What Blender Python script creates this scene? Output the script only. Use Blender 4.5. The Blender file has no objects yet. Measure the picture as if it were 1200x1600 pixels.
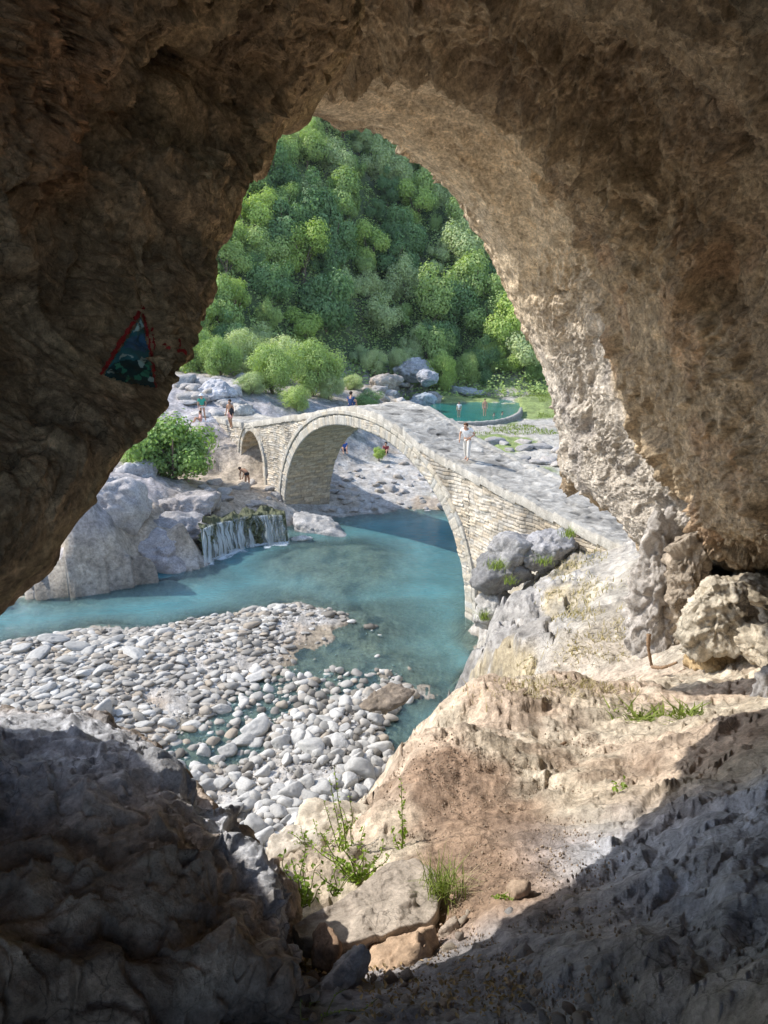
import bpy, math, random
import numpy as np
from mathutils import Vector, Matrix, Quaternion
from mathutils.bvhtree import BVHTree

# ------------------------------------------------------------------ camera, world, sun, exposure
scene = bpy.context.scene
CAM_Z = 13.6
PHI = math.radians(16.07)
FPX = 1180.0
cam_d = bpy.data.cameras.new("camera")
cam_d.sensor_fit = 'VERTICAL'; cam_d.sensor_height = 36.0; cam_d.lens = 36.0*FPX/1600.0
cam_d.clip_start = 0.05; cam_d.clip_end = 2000
cam = bpy.data.objects.new("camera", cam_d); scene.collection.objects.link(cam)
cam.location = (0, 0, CAM_Z); cam.rotation_euler = (math.pi/2-PHI, 0, 0)
scene.camera = cam
SUN_EL = math.radians(42.0)
SUN_AZ = math.radians(165.0)          # direction to the sun in the XY plane, measured from +X
SUN = Vector((math.cos(SUN_EL)*math.cos(SUN_AZ), math.cos(SUN_EL)*math.sin(SUN_AZ), math.sin(SUN_EL)))
world = bpy.data.worlds.new("World"); scene.world = world; world.use_nodes = True
wn = world.node_tree.nodes; wl = world.node_tree.links
sky = wn.new('ShaderNodeTexSky'); sky.sky_type = 'NISHITA'; sky.sun_disc = False
sky.sun_elevation = SUN_EL; sky.sun_rotation = math.pi/2-SUN_AZ
sky.air_density = 1.0; sky.dust_density = 1.0; sky.ozone_density = 1.0
wn['Background'].inputs['Strength'].default_value = 0.15
wl.new(sky.outputs[0], wn['Background'].inputs['Color'])
sun_d = bpy.data.lights.new("sun", 'SUN'); sun_d.energy = 2.55; sun_d.angle = math.radians(0.53)
sun_d.color = (1.0, 0.95, 0.87)
sun_o = bpy.data.objects.new("sun", sun_d); scene.collection.objects.link(sun_o)
sun_o.rotation_euler = SUN.to_track_quat('Z', 'Y').to_euler(); sun_o.location = (-30, 10, 60)
scene.view_settings.view_transform = 'Standard'; scene.view_settings.look = 'None'
scene.view_settings.exposure = 1.15; scene.view_settings.gamma = 1.0
scene.view_settings.use_curve_mapping = False
scene.cycles.max_bounces = 10; scene.cycles.diffuse_bounces = 5; scene.cycles.transparent_max_bounces = 24

rng = np.random.default_rng(7); random.seed(7)

# ------------------------------------------------------------------ pixel <-> world helpers (1200x1600 photo)
cP, sP = math.cos(PHI), math.sin(PHI)
FWD = np.array([0, cP, -sP]); UPV = np.array([0, sP, cP]); RGT = np.array([1.0, 0, 0]); CAMP = np.array([0, 0, CAM_Z])
def Pw(px, py, w):
    return CAMP + w*(FWD + (px-600)/FPX*RGT + (800-py)/FPX*UPV)
def Pz(px, py, z=0.0):
    d = FWD + (px-600)/FPX*RGT + (800-py)/FPX*UPV
    return CAMP + d*((z-CAM_Z)/d[2])

# ------------------------------------------------------------------ noise
def _h(ix, iy, iz, s=0):
    with np.errstate(over='ignore'):
        h = (ix.astype(np.int64)*374761393 + iy.astype(np.int64)*668265263 + iz.astype(np.int64)*2147483647 + s*1274126177) & 0xFFFFFFFF
        h = ((h ^ (h >> 13))*1274126177) & 0xFFFFFFFF
        h = ((h ^ (h >> 16))*2246822519) & 0xFFFFFFFF
        h = h ^ (h >> 15)
    return (h & 0xFFFFFF).astype(np.float64)/float(0xFFFFFF)
def vnoise(P, s=0):
    P = np.asarray(P, float); F = np.floor(P); f = P-F; I = F.astype(np.int64)
    u = f*f*f*(f*(f*6-15)+10)
    r = 0
    for dx in (0, 1):
        wx = u[..., 0] if dx else 1-u[..., 0]
        for dy in (0, 1):
            wy = u[..., 1] if dy else 1-u[..., 1]
            for dz in (0, 1):
                wz = u[..., 2] if dz else 1-u[..., 2]
                r = r + wx*wy*wz*_h(I[..., 0]+dx, I[..., 1]+dy, I[..., 2]+dz, s)
    return r*2-1
from concurrent.futures import ThreadPoolExecutor
_pool = ThreadPoolExecutor(4)
def par(f, P):
    P = np.asarray(P, float); sh = P.shape[:-1]; Q = P.reshape(-1, 3)
    if len(Q) < 8000: return f(Q).reshape(sh)
    return np.concatenate(list(_pool.map(f, np.array_split(Q, max(4, len(Q)//20000))))).reshape(sh)
def fbm(P, oct=5, s=0, gain=0.5, lac=2.03):
    return par(lambda Q: _fbm(Q, oct, s, gain, lac), P)
def ridged(P, oct=4, s=0, gain=0.5):
    return par(lambda Q: _ridged(Q, oct, s, gain), P)
def _fbm(P, oct=5, s=0, gain=0.5, lac=2.03):
    a, r, n = 1.0, 0.0, 0.0
    for o in range(oct):
        r = r + a*vnoise(P*(lac**o)+o*17.3, s+o); n += a; a *= gain
    return r/n*1.6
def _ridged(P, oct=4, s=0, gain=0.5):
    a, r, n = 1.0, 0.0, 0.0
    for o in range(oct):
        r = r + a*(1-np.abs(vnoise(P*(2.07**o)+o*9.1, s+o))*2); n += a; a *= gain
    return r/n
def _facet(P, s=0, tilt=1.0, k=16.0):
    F = np.floor(P); I = F.astype(np.int64); f = P-F
    sw = np.zeros(P.shape[:-1]); sv = sw.copy()
    for dx in (-1, 0, 1):
        for dy in (-1, 0, 1):
            for dz in (-1, 0, 1):
                a, b, c = I[..., 0]+dx, I[..., 1]+dy, I[..., 2]+dz
                h1 = _h(a, b, c, s); h2 = _h(a, b, c, s+1)
                ox = dx+h1-f[..., 0]; oy = dy+h2-f[..., 1]; oz = dz+(h1*7.31) % 1-f[..., 2]
                w = np.exp(-k*(ox*ox+oy*oy+oz*oz))
                t = tilt*(((h1*13.7) % 1-.5)*ox+((h2*11.3) % 1-.5)*oy+((h2*5.7) % 1-.5)*oz)*2+(h1*29.9) % 1-.5
                sw += w; sv += w*t
    return sv/(sw+1e-12)
def facet(P, s=0, tilt=1.0, k=16.0):
    """chipped-rock height: randomly offset and tilted facets, softly joined"""
    return par(lambda Q: _facet(Q, s, tilt, k), P), None
def sstep(a, b, x):
    t = np.clip((x-a)/(b-a), 0, 1); return t*t*(3-2*t)
def rot_noise(P, a=0.6, b=0.4):
    ca, sa, cb, sb = math.cos(a), math.sin(a), math.cos(b), math.sin(b)
    x, y, z = P[..., 0], P[..., 1], P[..., 2]
    x, y = ca*x-sa*y, sa*x+ca*y
    y, z = cb*y-sb*z, sb*y+cb*z
    return np.stack([x, y, z], -1)

# ------------------------------------------------------------------ object helpers
COL = scene.collection
def tag(o, label=None, cat=None, group=None, kind=None):
    if label: o['label'] = label
    if cat: o['category'] = cat
    if group: o['group'] = group
    if kind: o['kind'] = kind
    return o
def empty(name, loc, rz=0.0, parent=None):
    o = bpy.data.objects.new(name, None); COL.objects.link(o)
    o.location = loc; o.rotation_euler = (0, 0, rz); o.empty_display_size = 0.2
    if parent: o.parent = parent
    return o
def mesh_from(name, V, F, mat=None, smooth=True, col=None, attrs=None):
    V = np.ascontiguousarray(np.asarray(V, np.float32).reshape(-1, 3))
    me = bpy.data.meshes.new(name)
    if isinstance(F, np.ndarray):
        k = F.shape[1]; n = F.shape[0]
        me.vertices.add(len(V)); me.vertices.foreach_set('co', V.ravel())
        me.loops.add(n*k); me.loops.foreach_set('vertex_index', np.ascontiguousarray(F, np.int32).ravel())
        me.polygons.add(n)
        me.polygons.foreach_set('loop_start', np.arange(0, n*k, k, dtype=np.int32))
        me.update(calc_edges=True)
        me.validate()
    else:
        me.from_pydata([tuple(map(float, v)) for v in V], [], F); me.update()
    me.polygons.foreach_set('use_smooth', np.full(len(me.polygons), smooth, bool))
    if col is not None:
        c = np.ones((len(V), 4), np.float32); c[:, :3] = np.asarray(col).reshape(-1, 3)
        a = me.color_attributes.new('Col', 'FLOAT_COLOR', 'POINT'); a.data.foreach_set('color', c.ravel())
    for k_, v_ in (attrs or {}).items():
        a = me.attributes.new(k_, 'FLOAT', 'POINT'); a.data.foreach_set('value', np.asarray(v_, np.float32).ravel())
    if mat: me.materials.append(mat)
    return me
def obj(name, me, parent=None, loc=None):
    o = bpy.data.objects.new(name, me); COL.objects.link(o)
    if parent: o.parent = parent
    if loc is not None: o.location = loc
    return o
def grid_faces(nu, nv, closed_u=False):
    i = np.arange(nu if closed_u else nu-1)[:, None]; j = np.arange(nv-1)[None, :]
    i2 = (i+1) % nu
    a = i*nv+j; b = i2*nv+j; c = i2*nv+j+1; d = i*nv+j+1
    return np.stack([a, b, c, d], -1).reshape(-1, 4)
def catmull(C, axis, n, ts=None):
    """resample control array C along axis to n samples"""
    C = np.moveaxis(np.asarray(C, float), axis, 0); m = C.shape[0]
    if ts is None: ts = np.linspace(0, m-1, n)
    i = np.clip(np.floor(ts).astype(int), 0, m-2); t = (ts-i)
    Ce = np.concatenate([2*C[:1]-C[1:2], C, 2*C[-1:]-C[-2:-1]], 0)
    p0, p1, p2, p3 = Ce[i], Ce[i+1], Ce[i+2], Ce[i+3]
    t = t.reshape((-1,)+(1,)*(C.ndim-1))
    R = 0.5*((2*p1)+(-p0+p2)*t+(2*p0-5*p1+4*p2-p3)*t*t+(-p0+3*p1-3*p2+p3)*t**3)
    return np.moveaxis(R, 0, axis)
def grid_normals(G):
    du = np.gradient(G, axis=0); dv = np.gradient(G, axis=1)
    n = np.cross(du, dv); n /= (np.linalg.norm(n, axis=-1, keepdims=True)+1e-9); return n

# ------------------------------------------------------------------ materials
def new_mat(name):
    m = bpy.data.materials.new(name); m.use_nodes = True
    nt = m.node_tree; b = nt.nodes['Principled BSDF']; return m, nt, b
def N(nt, t, **kw):
    n = nt.nodes.new(t)
    for k, v in kw.items():
        if k in n.inputs.keys() if isinstance(k, str) else False: n.inputs[k].default_value = v
        else: setattr(n, k, v)
    return n
def mixc(nt, fac, a, b, mode='MIX'):
    n = nt.nodes.new('ShaderNodeMix'); n.data_type = 'RGBA'; n.blend_type = mode
    for idx, v in ((0, fac), (6, a), (7, b)):
        if hasattr(v, 'is_output'): nt.links.new(v, n.inputs[idx])
        elif isinstance(v, (tuple, list)): n.inputs[idx].default_value = (*v[:3], 1)
        else: n.inputs[idx].default_value = v
    return n.outputs[2]
def noise_n(nt, vec, scale, detail=6, rough=0.6, dist=0.0):
    n = nt.nodes.new('ShaderNodeTexNoise'); n.inputs['Scale'].default_value = scale
    n.inputs['Detail'].default_value = detail; n.inputs['Roughness'].default_value = rough
    n.inputs['Distortion'].default_value = dist
    nt.links.new(vec, n.inputs['Vector']); return n.outputs[0]
def ramp(nt, fac, stops):
    r = nt.nodes.new('ShaderNodeValToRGB'); nt.links.new(fac, r.inputs[0])
    e = r.color_ramp.elements
    while len(e) > 1: e.remove(e[-1])
    for i, (p, c) in enumerate(stops):
        el = e[0] if i == 0 else e.new(p)
        el.position = p; el.color = (*((c, c, c) if not isinstance(c, (tuple, list)) else c), 1)
    return r.outputs[0]
def bump(nt, b, h, strength, dist, prev=None):
    n = nt.nodes.new('ShaderNodeBump'); n.inputs['Strength'].default_value = strength; n.inputs['Distance'].default_value = dist
    nt.links.new(h, n.inputs['Height'])
    if prev: nt.links.new(prev, n.inputs['Normal'])
    if b: nt.links.new(n.outputs[0], b.inputs['Normal'])
    return n.outputs[0]
def coords(nt):
    return nt.nodes.new('ShaderNodeTexCoord').outputs['Object']
def attr_col(nt, name='Col'):
    a = nt.nodes.new('ShaderNodeAttribute'); a.attribute_name = name; return a.outputs['Color']

def rock_mat(name, base=None, dark=0.45, light=1.35, s=1.0, bmp=0.6, bd=0.02, rough=0.9, crack=True, tint=None, aniso=(1, 1, 1)):
    """rock: colour from base or the mesh's Col attribute, broken up by several noises; strong bump"""
    m, nt, b = new_mat(name)
    mp = nt.nodes.new('ShaderNodeMapping'); nt.links.new(coords(nt), mp.inputs[0])
    mp.inputs['Scale'].default_value = aniso; vec = mp.outputs[0]
    base_s = attr_col(nt) if base is None else None
    n1 = noise_n(nt, vec, 3.0*s, 8, 0.65, 0.4); n2 = noise_n(nt, vec, 14*s, 8, 0.7, 0.2); n3 = noise_n(nt, vec, 60*s, 5, 0.7)
    r1 = ramp(nt, n1, [(0.3, dark+0.12), (0.5, 0.95), (0.72, light)])
    r2 = ramp(nt, n2, [(0.32, dark), (0.48, 0.92), (0.7, light)])
    r3 = ramp(nt, n3, [(0.3, 0.7), (0.7, 1.25)])
    c = mixc(nt, 1.0, base_s if base_s else base, r1, 'MULTIPLY')
    c = mixc(nt, 0.85, c, r2, 'MULTIPLY'); c = mixc(nt, 0.7, c, r3, 'MULTIPLY')
    if tint:
        nz = noise_n(nt, vec, 1.7*s, 6, 0.6, 0.8)
        c = mixc(nt, ramp(nt, nz, [(0.5, 0.0), (0.68, 0.75)]), c, tint)
    h = n1
    v = nt.nodes.new('ShaderNodeTexVoronoi'); v.feature = 'DISTANCE_TO_EDGE'; v.inputs['Scale'].default_value = 5*s
    dn = nt.nodes.new('ShaderNodeVectorMath'); dn.operation = 'MULTIPLY_ADD'
    nn = nt.nodes.new('ShaderNodeTexNoise'); nn.inputs['Scale'].default_value = 4*s; nn.inputs['Detail'].default_value = 5
    nt.links.new(vec, nn.inputs['Vector']); nt.links.new(nn.outputs['Color'], dn.inputs[0])
    dn.inputs[1].default_value = (0.35/s,)*3; nt.links.new(vec, dn.inputs[2]); nt.links.new(dn.outputs[0], v.inputs['Vector'])
    if crack:
        cr = ramp(nt, v.outputs['Distance'], [(0.0, 0.35), (0.03, 1.0)])
        msk = ramp(nt, noise_n(nt, vec, 1.3*s, 3, 0.5), [(0.48, 0.0), (0.6, 0.8)])
        c = mixc(nt, msk, c, mixc(nt, 1.0, c, cr, 'MULTIPLY'))
    nt.links.new(c, b.inputs['Base Color'])
    b.inputs['Roughness'].default_value = rough; b.inputs['Specular IOR Level'].default_value = 0.25
    p = bump(nt, None, n1, bmp, bd*4)
    p = bump(nt, None, n2, bmp, bd*1.6, p)
    bump(nt, b, n3, bmp*0.8, bd*0.5, p)
    return m
def plain_mat(name, col, rough=0.8, spec=0.3, var=0.25, s=20):
    m, nt, b = new_mat(name)
    n = noise_n(nt, coords(nt), s, 5, 0.6)
    c = mixc(nt, 1.0, col, ramp(nt, n, [(0.3, 1-var), (0.7, 1+var)]), 'MULTIPLY')
    nt.links.new(c, b.inputs['Base Color']); b.inputs['Roughness'].default_value = rough; b.inputs['Specular IOR Level'].default_value = spec
    return m
def leaf_mat(name, c1, c2, trans=0.3, var=0.25, haze=0.0):
    m, nt, b = new_mat(name)
    oi = nt.nodes.new('ShaderNodeObjectInfo')
    gn = nt.nodes.new('ShaderNodeNewGeometry')
    c = mixc(nt, oi.outputs['Random'], c1, c2)
    c = mixc(nt, 1.0, c, ramp(nt, gn.outputs['Random Per Island'], [(0.0, 1-var), (1.0, 1+var)]), 'MULTIPLY')
    nt.links.new(c, b.inputs['Base Color']); b.inputs['Roughness'].default_value = 0.6; b.inputs['Specular IOR Level'].default_value = 0.25
    tr = nt.nodes.new('ShaderNodeBsdfTranslucent'); c2_ = mixc(nt, 1.0, c, (1.3, 1.5, 0.6), 'MULTIPLY'); nt.links.new(c2_, tr.inputs[0])
    mx = nt.nodes.new('ShaderNodeMixShader'); mx.inputs[0].default_value = trans
    nt.links.new(b.outputs[0], mx.inputs[1]); nt.links.new(tr.outputs[0], mx.inputs[2])
    nt.links.new(mx.outputs[0], nt.nodes['Material Output'].inputs['Surface'])
    return m
# ------------------------------------------------------------------ terrain height function
ctrl = []
def cw(*L):
    for px, py, w in L: ctrl.append(Pw(px, py, w))
def cz(*L):
    for px, py, z in L: ctrl.append(Pz(px, py, z))
def cx(*L):
    for p in L: ctrl.append(np.array(p, float))
# cave floor and the mound in front of it
cw((600,1600,1.6),(300,1600,1.6),(0,1600,1.6),(-300,1500,1.7),(800,1590,1.55),(900,1600,1.45),(1050,1600,1.32),(1200,1600,1.22),(1450,1600,1.05),(450,1540,1.88),(560,1500,2.07),(620,1470,2.3),(520,1470,2.35),
   (700,1500,1.92),(820,1490,1.8),(1000,1450,1.65),(1200,1400,1.6),(1450,1350,1.6),(1200,1250,2.25),(1190,1110,3.6),(1400,1150,2.8),
   (930,1400,2.02),(880,1430,2.0),(980,1310,2.5),(1060,1200,3.2),(750,1400,2.2),(750,1300,2.8),(850,1330,2.5),(720,1230,3.3),(650,1330,2.7),
   (640,1190,3.5),(600,1240,3.25),(640,1150,3.9),(700,1090,4.8),(760,1070,5.3),(850,1062,5.8),(1000,1075,5.6),(1000,1062,6.3),
   (1100,1066,6.3),(1200,1062,6.0),(850,1130,4.4),(1000,1130,4.5),(880,1200,3.7),(1100,1120,4.4),(950,1250,3.1),
   (500,1325,3.1),(430,1350,3.0),(500,1350,3.6),(440,1385,3.5),(565,1285,3.75),(400,1390,3.1),(350,1400,3.2),(620,1215,4.3),(655,1175,4.7),(540,1320,3.9),(450,1430,2.55),(540,1400,2.55),(590,1300,3.0))
# behind and beside the camera
cx((0,-.8,12.15),(0,-4,12.3),(3,-2,12.6),(-3,-2,12.2),(4,2,12.9),(5,5,12.2),(-3,1.5,11.9),(-5,-5,12.5),(6,-6,13),(6.5,7.5,11.4),(-4,4.5,10.2))
# hidden drop from the mound to the river
cx((-.6,4.6,9.6),(-1.5,4.2,9.6),(-1,6.3,6.5),(-2,9,2.2),(-2,12,-.4),(-4,6.5,6),(-5,10,.5),(-8,5,7),(-9,9,1.5),(-9,13,0),(0.2,6.3,8.3),(.6,9,5.0),(0.6,12,1.2),(1.0,14.5,-.8),(1.7,16,-.8),(1.2,10,5.5))
# grey slope and path down to the bridge
cw((1000,1050,8),(850,1055,9.0),(760,1064,10.5),(720,1088,12.5),(692,1110,14.0),(760,1020,17),(742,1050,16),(850,1000,14.5),(960,1000,11.5),
   (990,960,13),(900,950,18.5),(960,900,21.5),(800,950,23.5),(768,985,26.5),(880,900,25),(960,850,26.5),(1000,850,25),(1050,900,20),(830,930,25))
cx((3.0,22.5,-.9),(2.2,19.5,-.9),(3.2,26.5,-.9),(2.6,29.5,-.9),(8,25.4,5.4),(9.2,25.6,5.3),(10.5,22,6.2),(12,27,5.6),(7.3,25.2,5.0),(6,26.2,4.2),(5.2,27.6,3.2),(4.7,29.2,1.3))
cx((14,20,8.5),(18,14,13),(12,12,12),(20,30,7),(10,8.5,11.6))
# behind the bridge, right: flood plain
cx((9,33,1.0),(12,31.5,2.2),(15,33,2.5),(12,38,.9),(18,40,1.6),(25,40,3.5),(35,45,9))
cz((850,740,.8),(880,705,1.0),(830,668,1.1),(760,690,.9),(700,672,1.0),(1000,700,1.5),(1200,700,6))
# gravel seen through the arch
cz((520,740,.7),(650,740,.6),(600,770,.35),(690,785,.25),(560,725,.8),(610,705,.8),(590,802,.02))
# upstream channel behind the bridge
cx((8,39,-.4),(12,44,-.3),(20,50,-.2),(4,38,-.8),(28,56,.1))
# river
cz((600,900,-1.5),(500,880,-1.3),(400,920,-1.7),(250,950,-1.7),(100,965,-1.6),(0,965,-1.5),(-200,980,-1.4),(650,960,-1.2),(700,1000,-1.3),(690,860,-1.2),
   (600,840,-.9),(540,850,-.7),(640,1040,-.9),(470,865,-.6),(650,1090,-1.1),(610,1130,-.9),(700,1050,-1.0))
cx((-15,20,-.6),(-15,14,-.5),(-25,20,-.3),(-25,30,-.8),(-5,15,-.3),(-8,18,-.4),(-2,17,-.4),(-40,25,-.8))
# left bank: outcrop, terrace, waterfall lip
cz((30,922,.4),(120,920,.5),(200,905,.6),(260,896,-.2),(308,882,-.5),(180,740,4.0),(100,850,2.3),(160,800,3.4),(230,830,2.7),(285,815,2.2),(250,755,2.9),
   (320,775,2.2),(300,745,2.1),(340,790,1.75),(380,785,1.35),(395,757,1.5),(430,790,1.1),(420,760,1.6),(350,748,1.9),(0,900,1.6),(-200,900,3),(60,800,4.4),(100,740,5.5),(-100,760,6))
cz((446,812,.3),(325,872,-.2),(380,862,-.3),(430,850,-.2),(445,835,-.3))
cx((-13,53,4.6),(-15,57,5.2),(-12,58,4.8),(-9,52,3.6),(-11,50.5,1.9),(-14,49,2.2),(-17,50,3.6),(-20,46,5.2),(-6,50,1.4),(-4,50,.9),(-3,54,1.2),(0,56,.8),(-6,57,2.8))
cw((300,650,56),(310,605,62),(350,590,68),(260,600,62),(150,600,60))
cx((-8,62,4.2),(-3,64,3.2),(3,68,1.2),(-30,60,8),(-45,50,14))
# far bank, pool
cw((560,622,74),(600,603,84),(650,593,92),(520,640,66),(640,625,82))
cz((700,640,1.0),(800,640,1.0),(750,632,.2),(700,645,.3),(760,652,.7),(860,640,1.0),(850,625,1.2),(790,668,.9))
cw((760,603,100),(840,605,100),(920,610,98))
# wooded hill
def hill_base(x): return 78.0+22.0*float(sstep(-22, 4, x))
for x in (-75, -55, -38, -26, -16, -8, 0, 8, 16, 26, 38, 55, 75):
    yb = hill_base(x)
    for dy in (0, 6, 14, 24, 36, 50, 66, 84, 104, 130):
        zz = (7.0-4.5*float(sstep(-25, 5, x))) + 0.74*dy
        zz += 4.5*math.sin(x*0.13+dy*0.045+0.6)*min(1, dy/25.0) + 2.5*math.sin(x*0.31-dy*.06)*min(1, dy/30.0)
        cx((x, yb+dy, zz))
ctrl = np.array(ctrl)
_A = ctrl[:, :2]; _n = len(_A)
_D = np.sqrt(((_A[:, None]-_A[None])**2).sum(-1)+0.04)
_K = np.zeros((_n+3, _n+3)); _K[:_n, :_n] = _D+np.eye(_n)*(-0.02); _K[:_n, _n] = 1; _K[:_n, _n+1:] = _A; _K[_n, :_n] = 1; _K[_n+1:, :_n] = _A.T
_W = np.linalg.solve(_K, np.concatenate([ctrl[:, 2], np.zeros(3)]))
def rbf(x, y):
    x = np.asarray(x, float); y = np.asarray(y, float); sh = x.shape; x = x.ravel(); y = y.ravel()
    out = np.empty(len(x))
    for i in range(0, len(x), 20000):
        a, b = x[i:i+20000], y[i:i+20000]
        D = np.sqrt((a[:, None]-_A[:, 0])**2+(b[:, None]-_A[:, 1])**2+0.04)
        out[i:i+20000] = D@_W[:_n]+_W[_n]+a*_W[_n+1]+b*_W[_n+2]
    return out.reshape(sh)
def poly(pts, z=0.0): return np.array([Pz(px, py, z)[:2] for px, py in pts])
def sdist(x, y, poly_):
    """signed distance, positive inside"""
    d = np.full(np.shape(x), 1e9); ins = np.zeros(np.shape(x), bool)
    n = len(poly_)
    for i in range(n):
        ax, ay = poly_[i]; bx, by = poly_[(i+1) % n]
        ex, ey = bx-ax, by-ay; t = np.clip(((x-ax)*ex+(y-ay)*ey)/(ex*ex+ey*ey+1e-12), 0, 1)
        d = np.minimum(d, (x-ax-t*ex)**2+(y-ay-t*ey)**2)
        c = (ay > y) != (by > y)
        ins ^= c & (x < (bx-ax)*(y-ay)/(by-ay+1e-12)+ax)
    d = np.sqrt(d); return np.where(ins, d, -d)
BAR = poly([(-700,1040),(-300,1015),(0,1004),(120,988),(250,977),(380,955),(470,944),(545,958),(552,975),(520,985),(500,1010),(470,1022),(430,1048),(400,1068),(365,1098),(330,1120),(290,1150),(240,1190),(150,1230),(-100,1250),(-700,1300)])
LOW = poly([(600,1062),(640,1075),(655,1088),(618,1110),(610,1150),(640,1230),(600,1330),(520,1500),(300,1500),(250,1330),(250,1290),(290,1240),(290,1200),(340,1190),(400,1175),(430,1140),(450,1120),(480,1105),(540,1090),(570,1075)])
SHAL = poly([(560,960),(600,985),(590,1010),(640,1060),(600,1110),(540,1130),(430,1200),(330,1320),(200,1300),(200,1180),(380,1080),(450,1020),(520,975)])
SHAL2 = poly([(430,870),(470,850),(560,845),(600,860),(590,900),(540,925),(500,900)])
RIV = poly([(-700,985),(-300,955),(0,943),(30,935),(120,932),(200,919),(310,889),(335,880),(400,868),(447,846),(452,832),(545,830),(585,806),(690,806),(722,860),(728,985),(757,992),(738,1045),(690,1110),(660,1150),(640,1300),(-700,1300)])
POOLP = poly([(642,630),(652,640),(670,649),(695,656),(725,659),(760,658),(790,653),(808,645),(813,637),(812,628),(780,622),(740,620),(700,621),(660,623)], 1.2)
def river_parts(x, y):
    wob = 0.5*fbm(np.stack([x*.5, y*.5, x*0], -1), 3, 5)
    return sdist(x, y, BAR)+wob, sdist(x, y, LOW)+wob, sdist(x, y, SHAL)+wob
def H(x, y, full=True):
    x = np.asarray(x, float); y = np.asarray(y, float)
    z = rbf(x, y)
    m = (y > 11) & (y < 60)
    if m.any():
        xm, ym = x[m], y[m]; b, l, s = river_parts(xm, ym)
        zz = z[m]
        zb = np.where(b > 0, np.minimum(.38, .10*b)+.02, .35*b)
        zl = np.where(l > 0, np.minimum(.3, .2*l), .35*l)
        zs = np.where(s > 0, -0.07, -0.07+.3*s)
        rv = sdist(xm, ym, RIV)+.25*fbm(np.stack([xm*1.2, ym*1.2, xm*0], -1), 3, 6); zz = np.where(rv > 0, np.minimum(zz, -.30*rv), zz)
        s2 = sdist(xm, ym, SHAL2); zs2 = np.where(s2 > 0, -.25, -.25+.3*s2)
        zz = np.maximum(zz, np.maximum(np.maximum(zb, zl), np.maximum(zs, zs2)))
        z[m] = zz
    m2 = (y > 60) & (y < 110)
    if m2.any():
        pdv = sdist(x[m2], y[m2], POOLP); zz = z[m2]; z[m2] = np.where(pdv > 0, np.minimum(zz, .3), np.where(pdv > -3, np.minimum(zz, .8-.25*pdv*(pdv > -3)), zz))
    if full:
        r = np.hypot(x, y)
        P = np.stack([x, y, z], -1)
        near = 1-sstep(6.5, 9, r)
        far = sstep(75, 95, y)
        river = (1-sstep(0.5, 1.4, z))*sstep(9, 12, y)
        a_mid = 0.28*(1-near)*(1-.8*river)*(1-.6*sstep(27, 33, y))
        z = z + a_mid*fbm(P*.45, 4, 11) + 0.07*(1-near)*fbm(P*1.7, 3, 12)*(1-.5*river) + far*1.2*fbm(P*.12, 3, 13)
    return z
def H1(x, y): return float(H(np.array([x]), np.array([y]))[0])
def ground_hit(px, py, w0=1.0, w1=220.0):
    w = np.exp(np.linspace(math.log(w0), math.log(w1), 700))
    P = CAMP+w[:, None]*(FWD+(px-600)/FPX*RGT+(800-py)/FPX*UPV)
    h = H(P[:, 0], P[:, 1]); below = np.nonzero(P[:, 2] < h)[0]
    if len(below) == 0: return None
    i = below[0]; p = P[i]; return np.array([p[0], p[1], h[i]])
# ------------------------------------------------------------------ ground sheet
GROUND = rock_mat("ground_rock", None, dark=0.45, light=1.45, s=1.5, bmp=0.8, bd=0.013, crack=True)
GROUND_FAR = rock_mat("ground_gravel", None, dark=0.45, light=1.45, s=0.35, bmp=0.7, bd=0.05, crack=False)
def lerpc(c, m, new): return c*(1-m[..., None])+np.array(new)*m[..., None]
PATH = np.array([Pw(*p)[:2] for p in ((600,1600,1.6),(660,1480,1.95),(740,1380,2.3),(760,1290,2.8),(740,1215,3.3))])
PATH2 = np.array([Pw(*p)[:2] for p in ((1000,1120,4.6),(1000,1062,6.3),(1000,1010,10),(985,960,13),(965,900,21),(945,850,26))])
def pline(x, y, pl):
    d = np.full(x.shape, 1e9)
    for i in range(len(pl)-1):
        a, b = pl[i], pl[i+1]; e = b-a
        t = np.clip(((x-a[0])*e[0]+(y-a[1])*e[1])/(e@e), 0, 1)
        d = np.minimum(d, np.hypot(x-a[0]-t*e[0], y-a[1]-t*e[1]))
    return d
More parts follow.
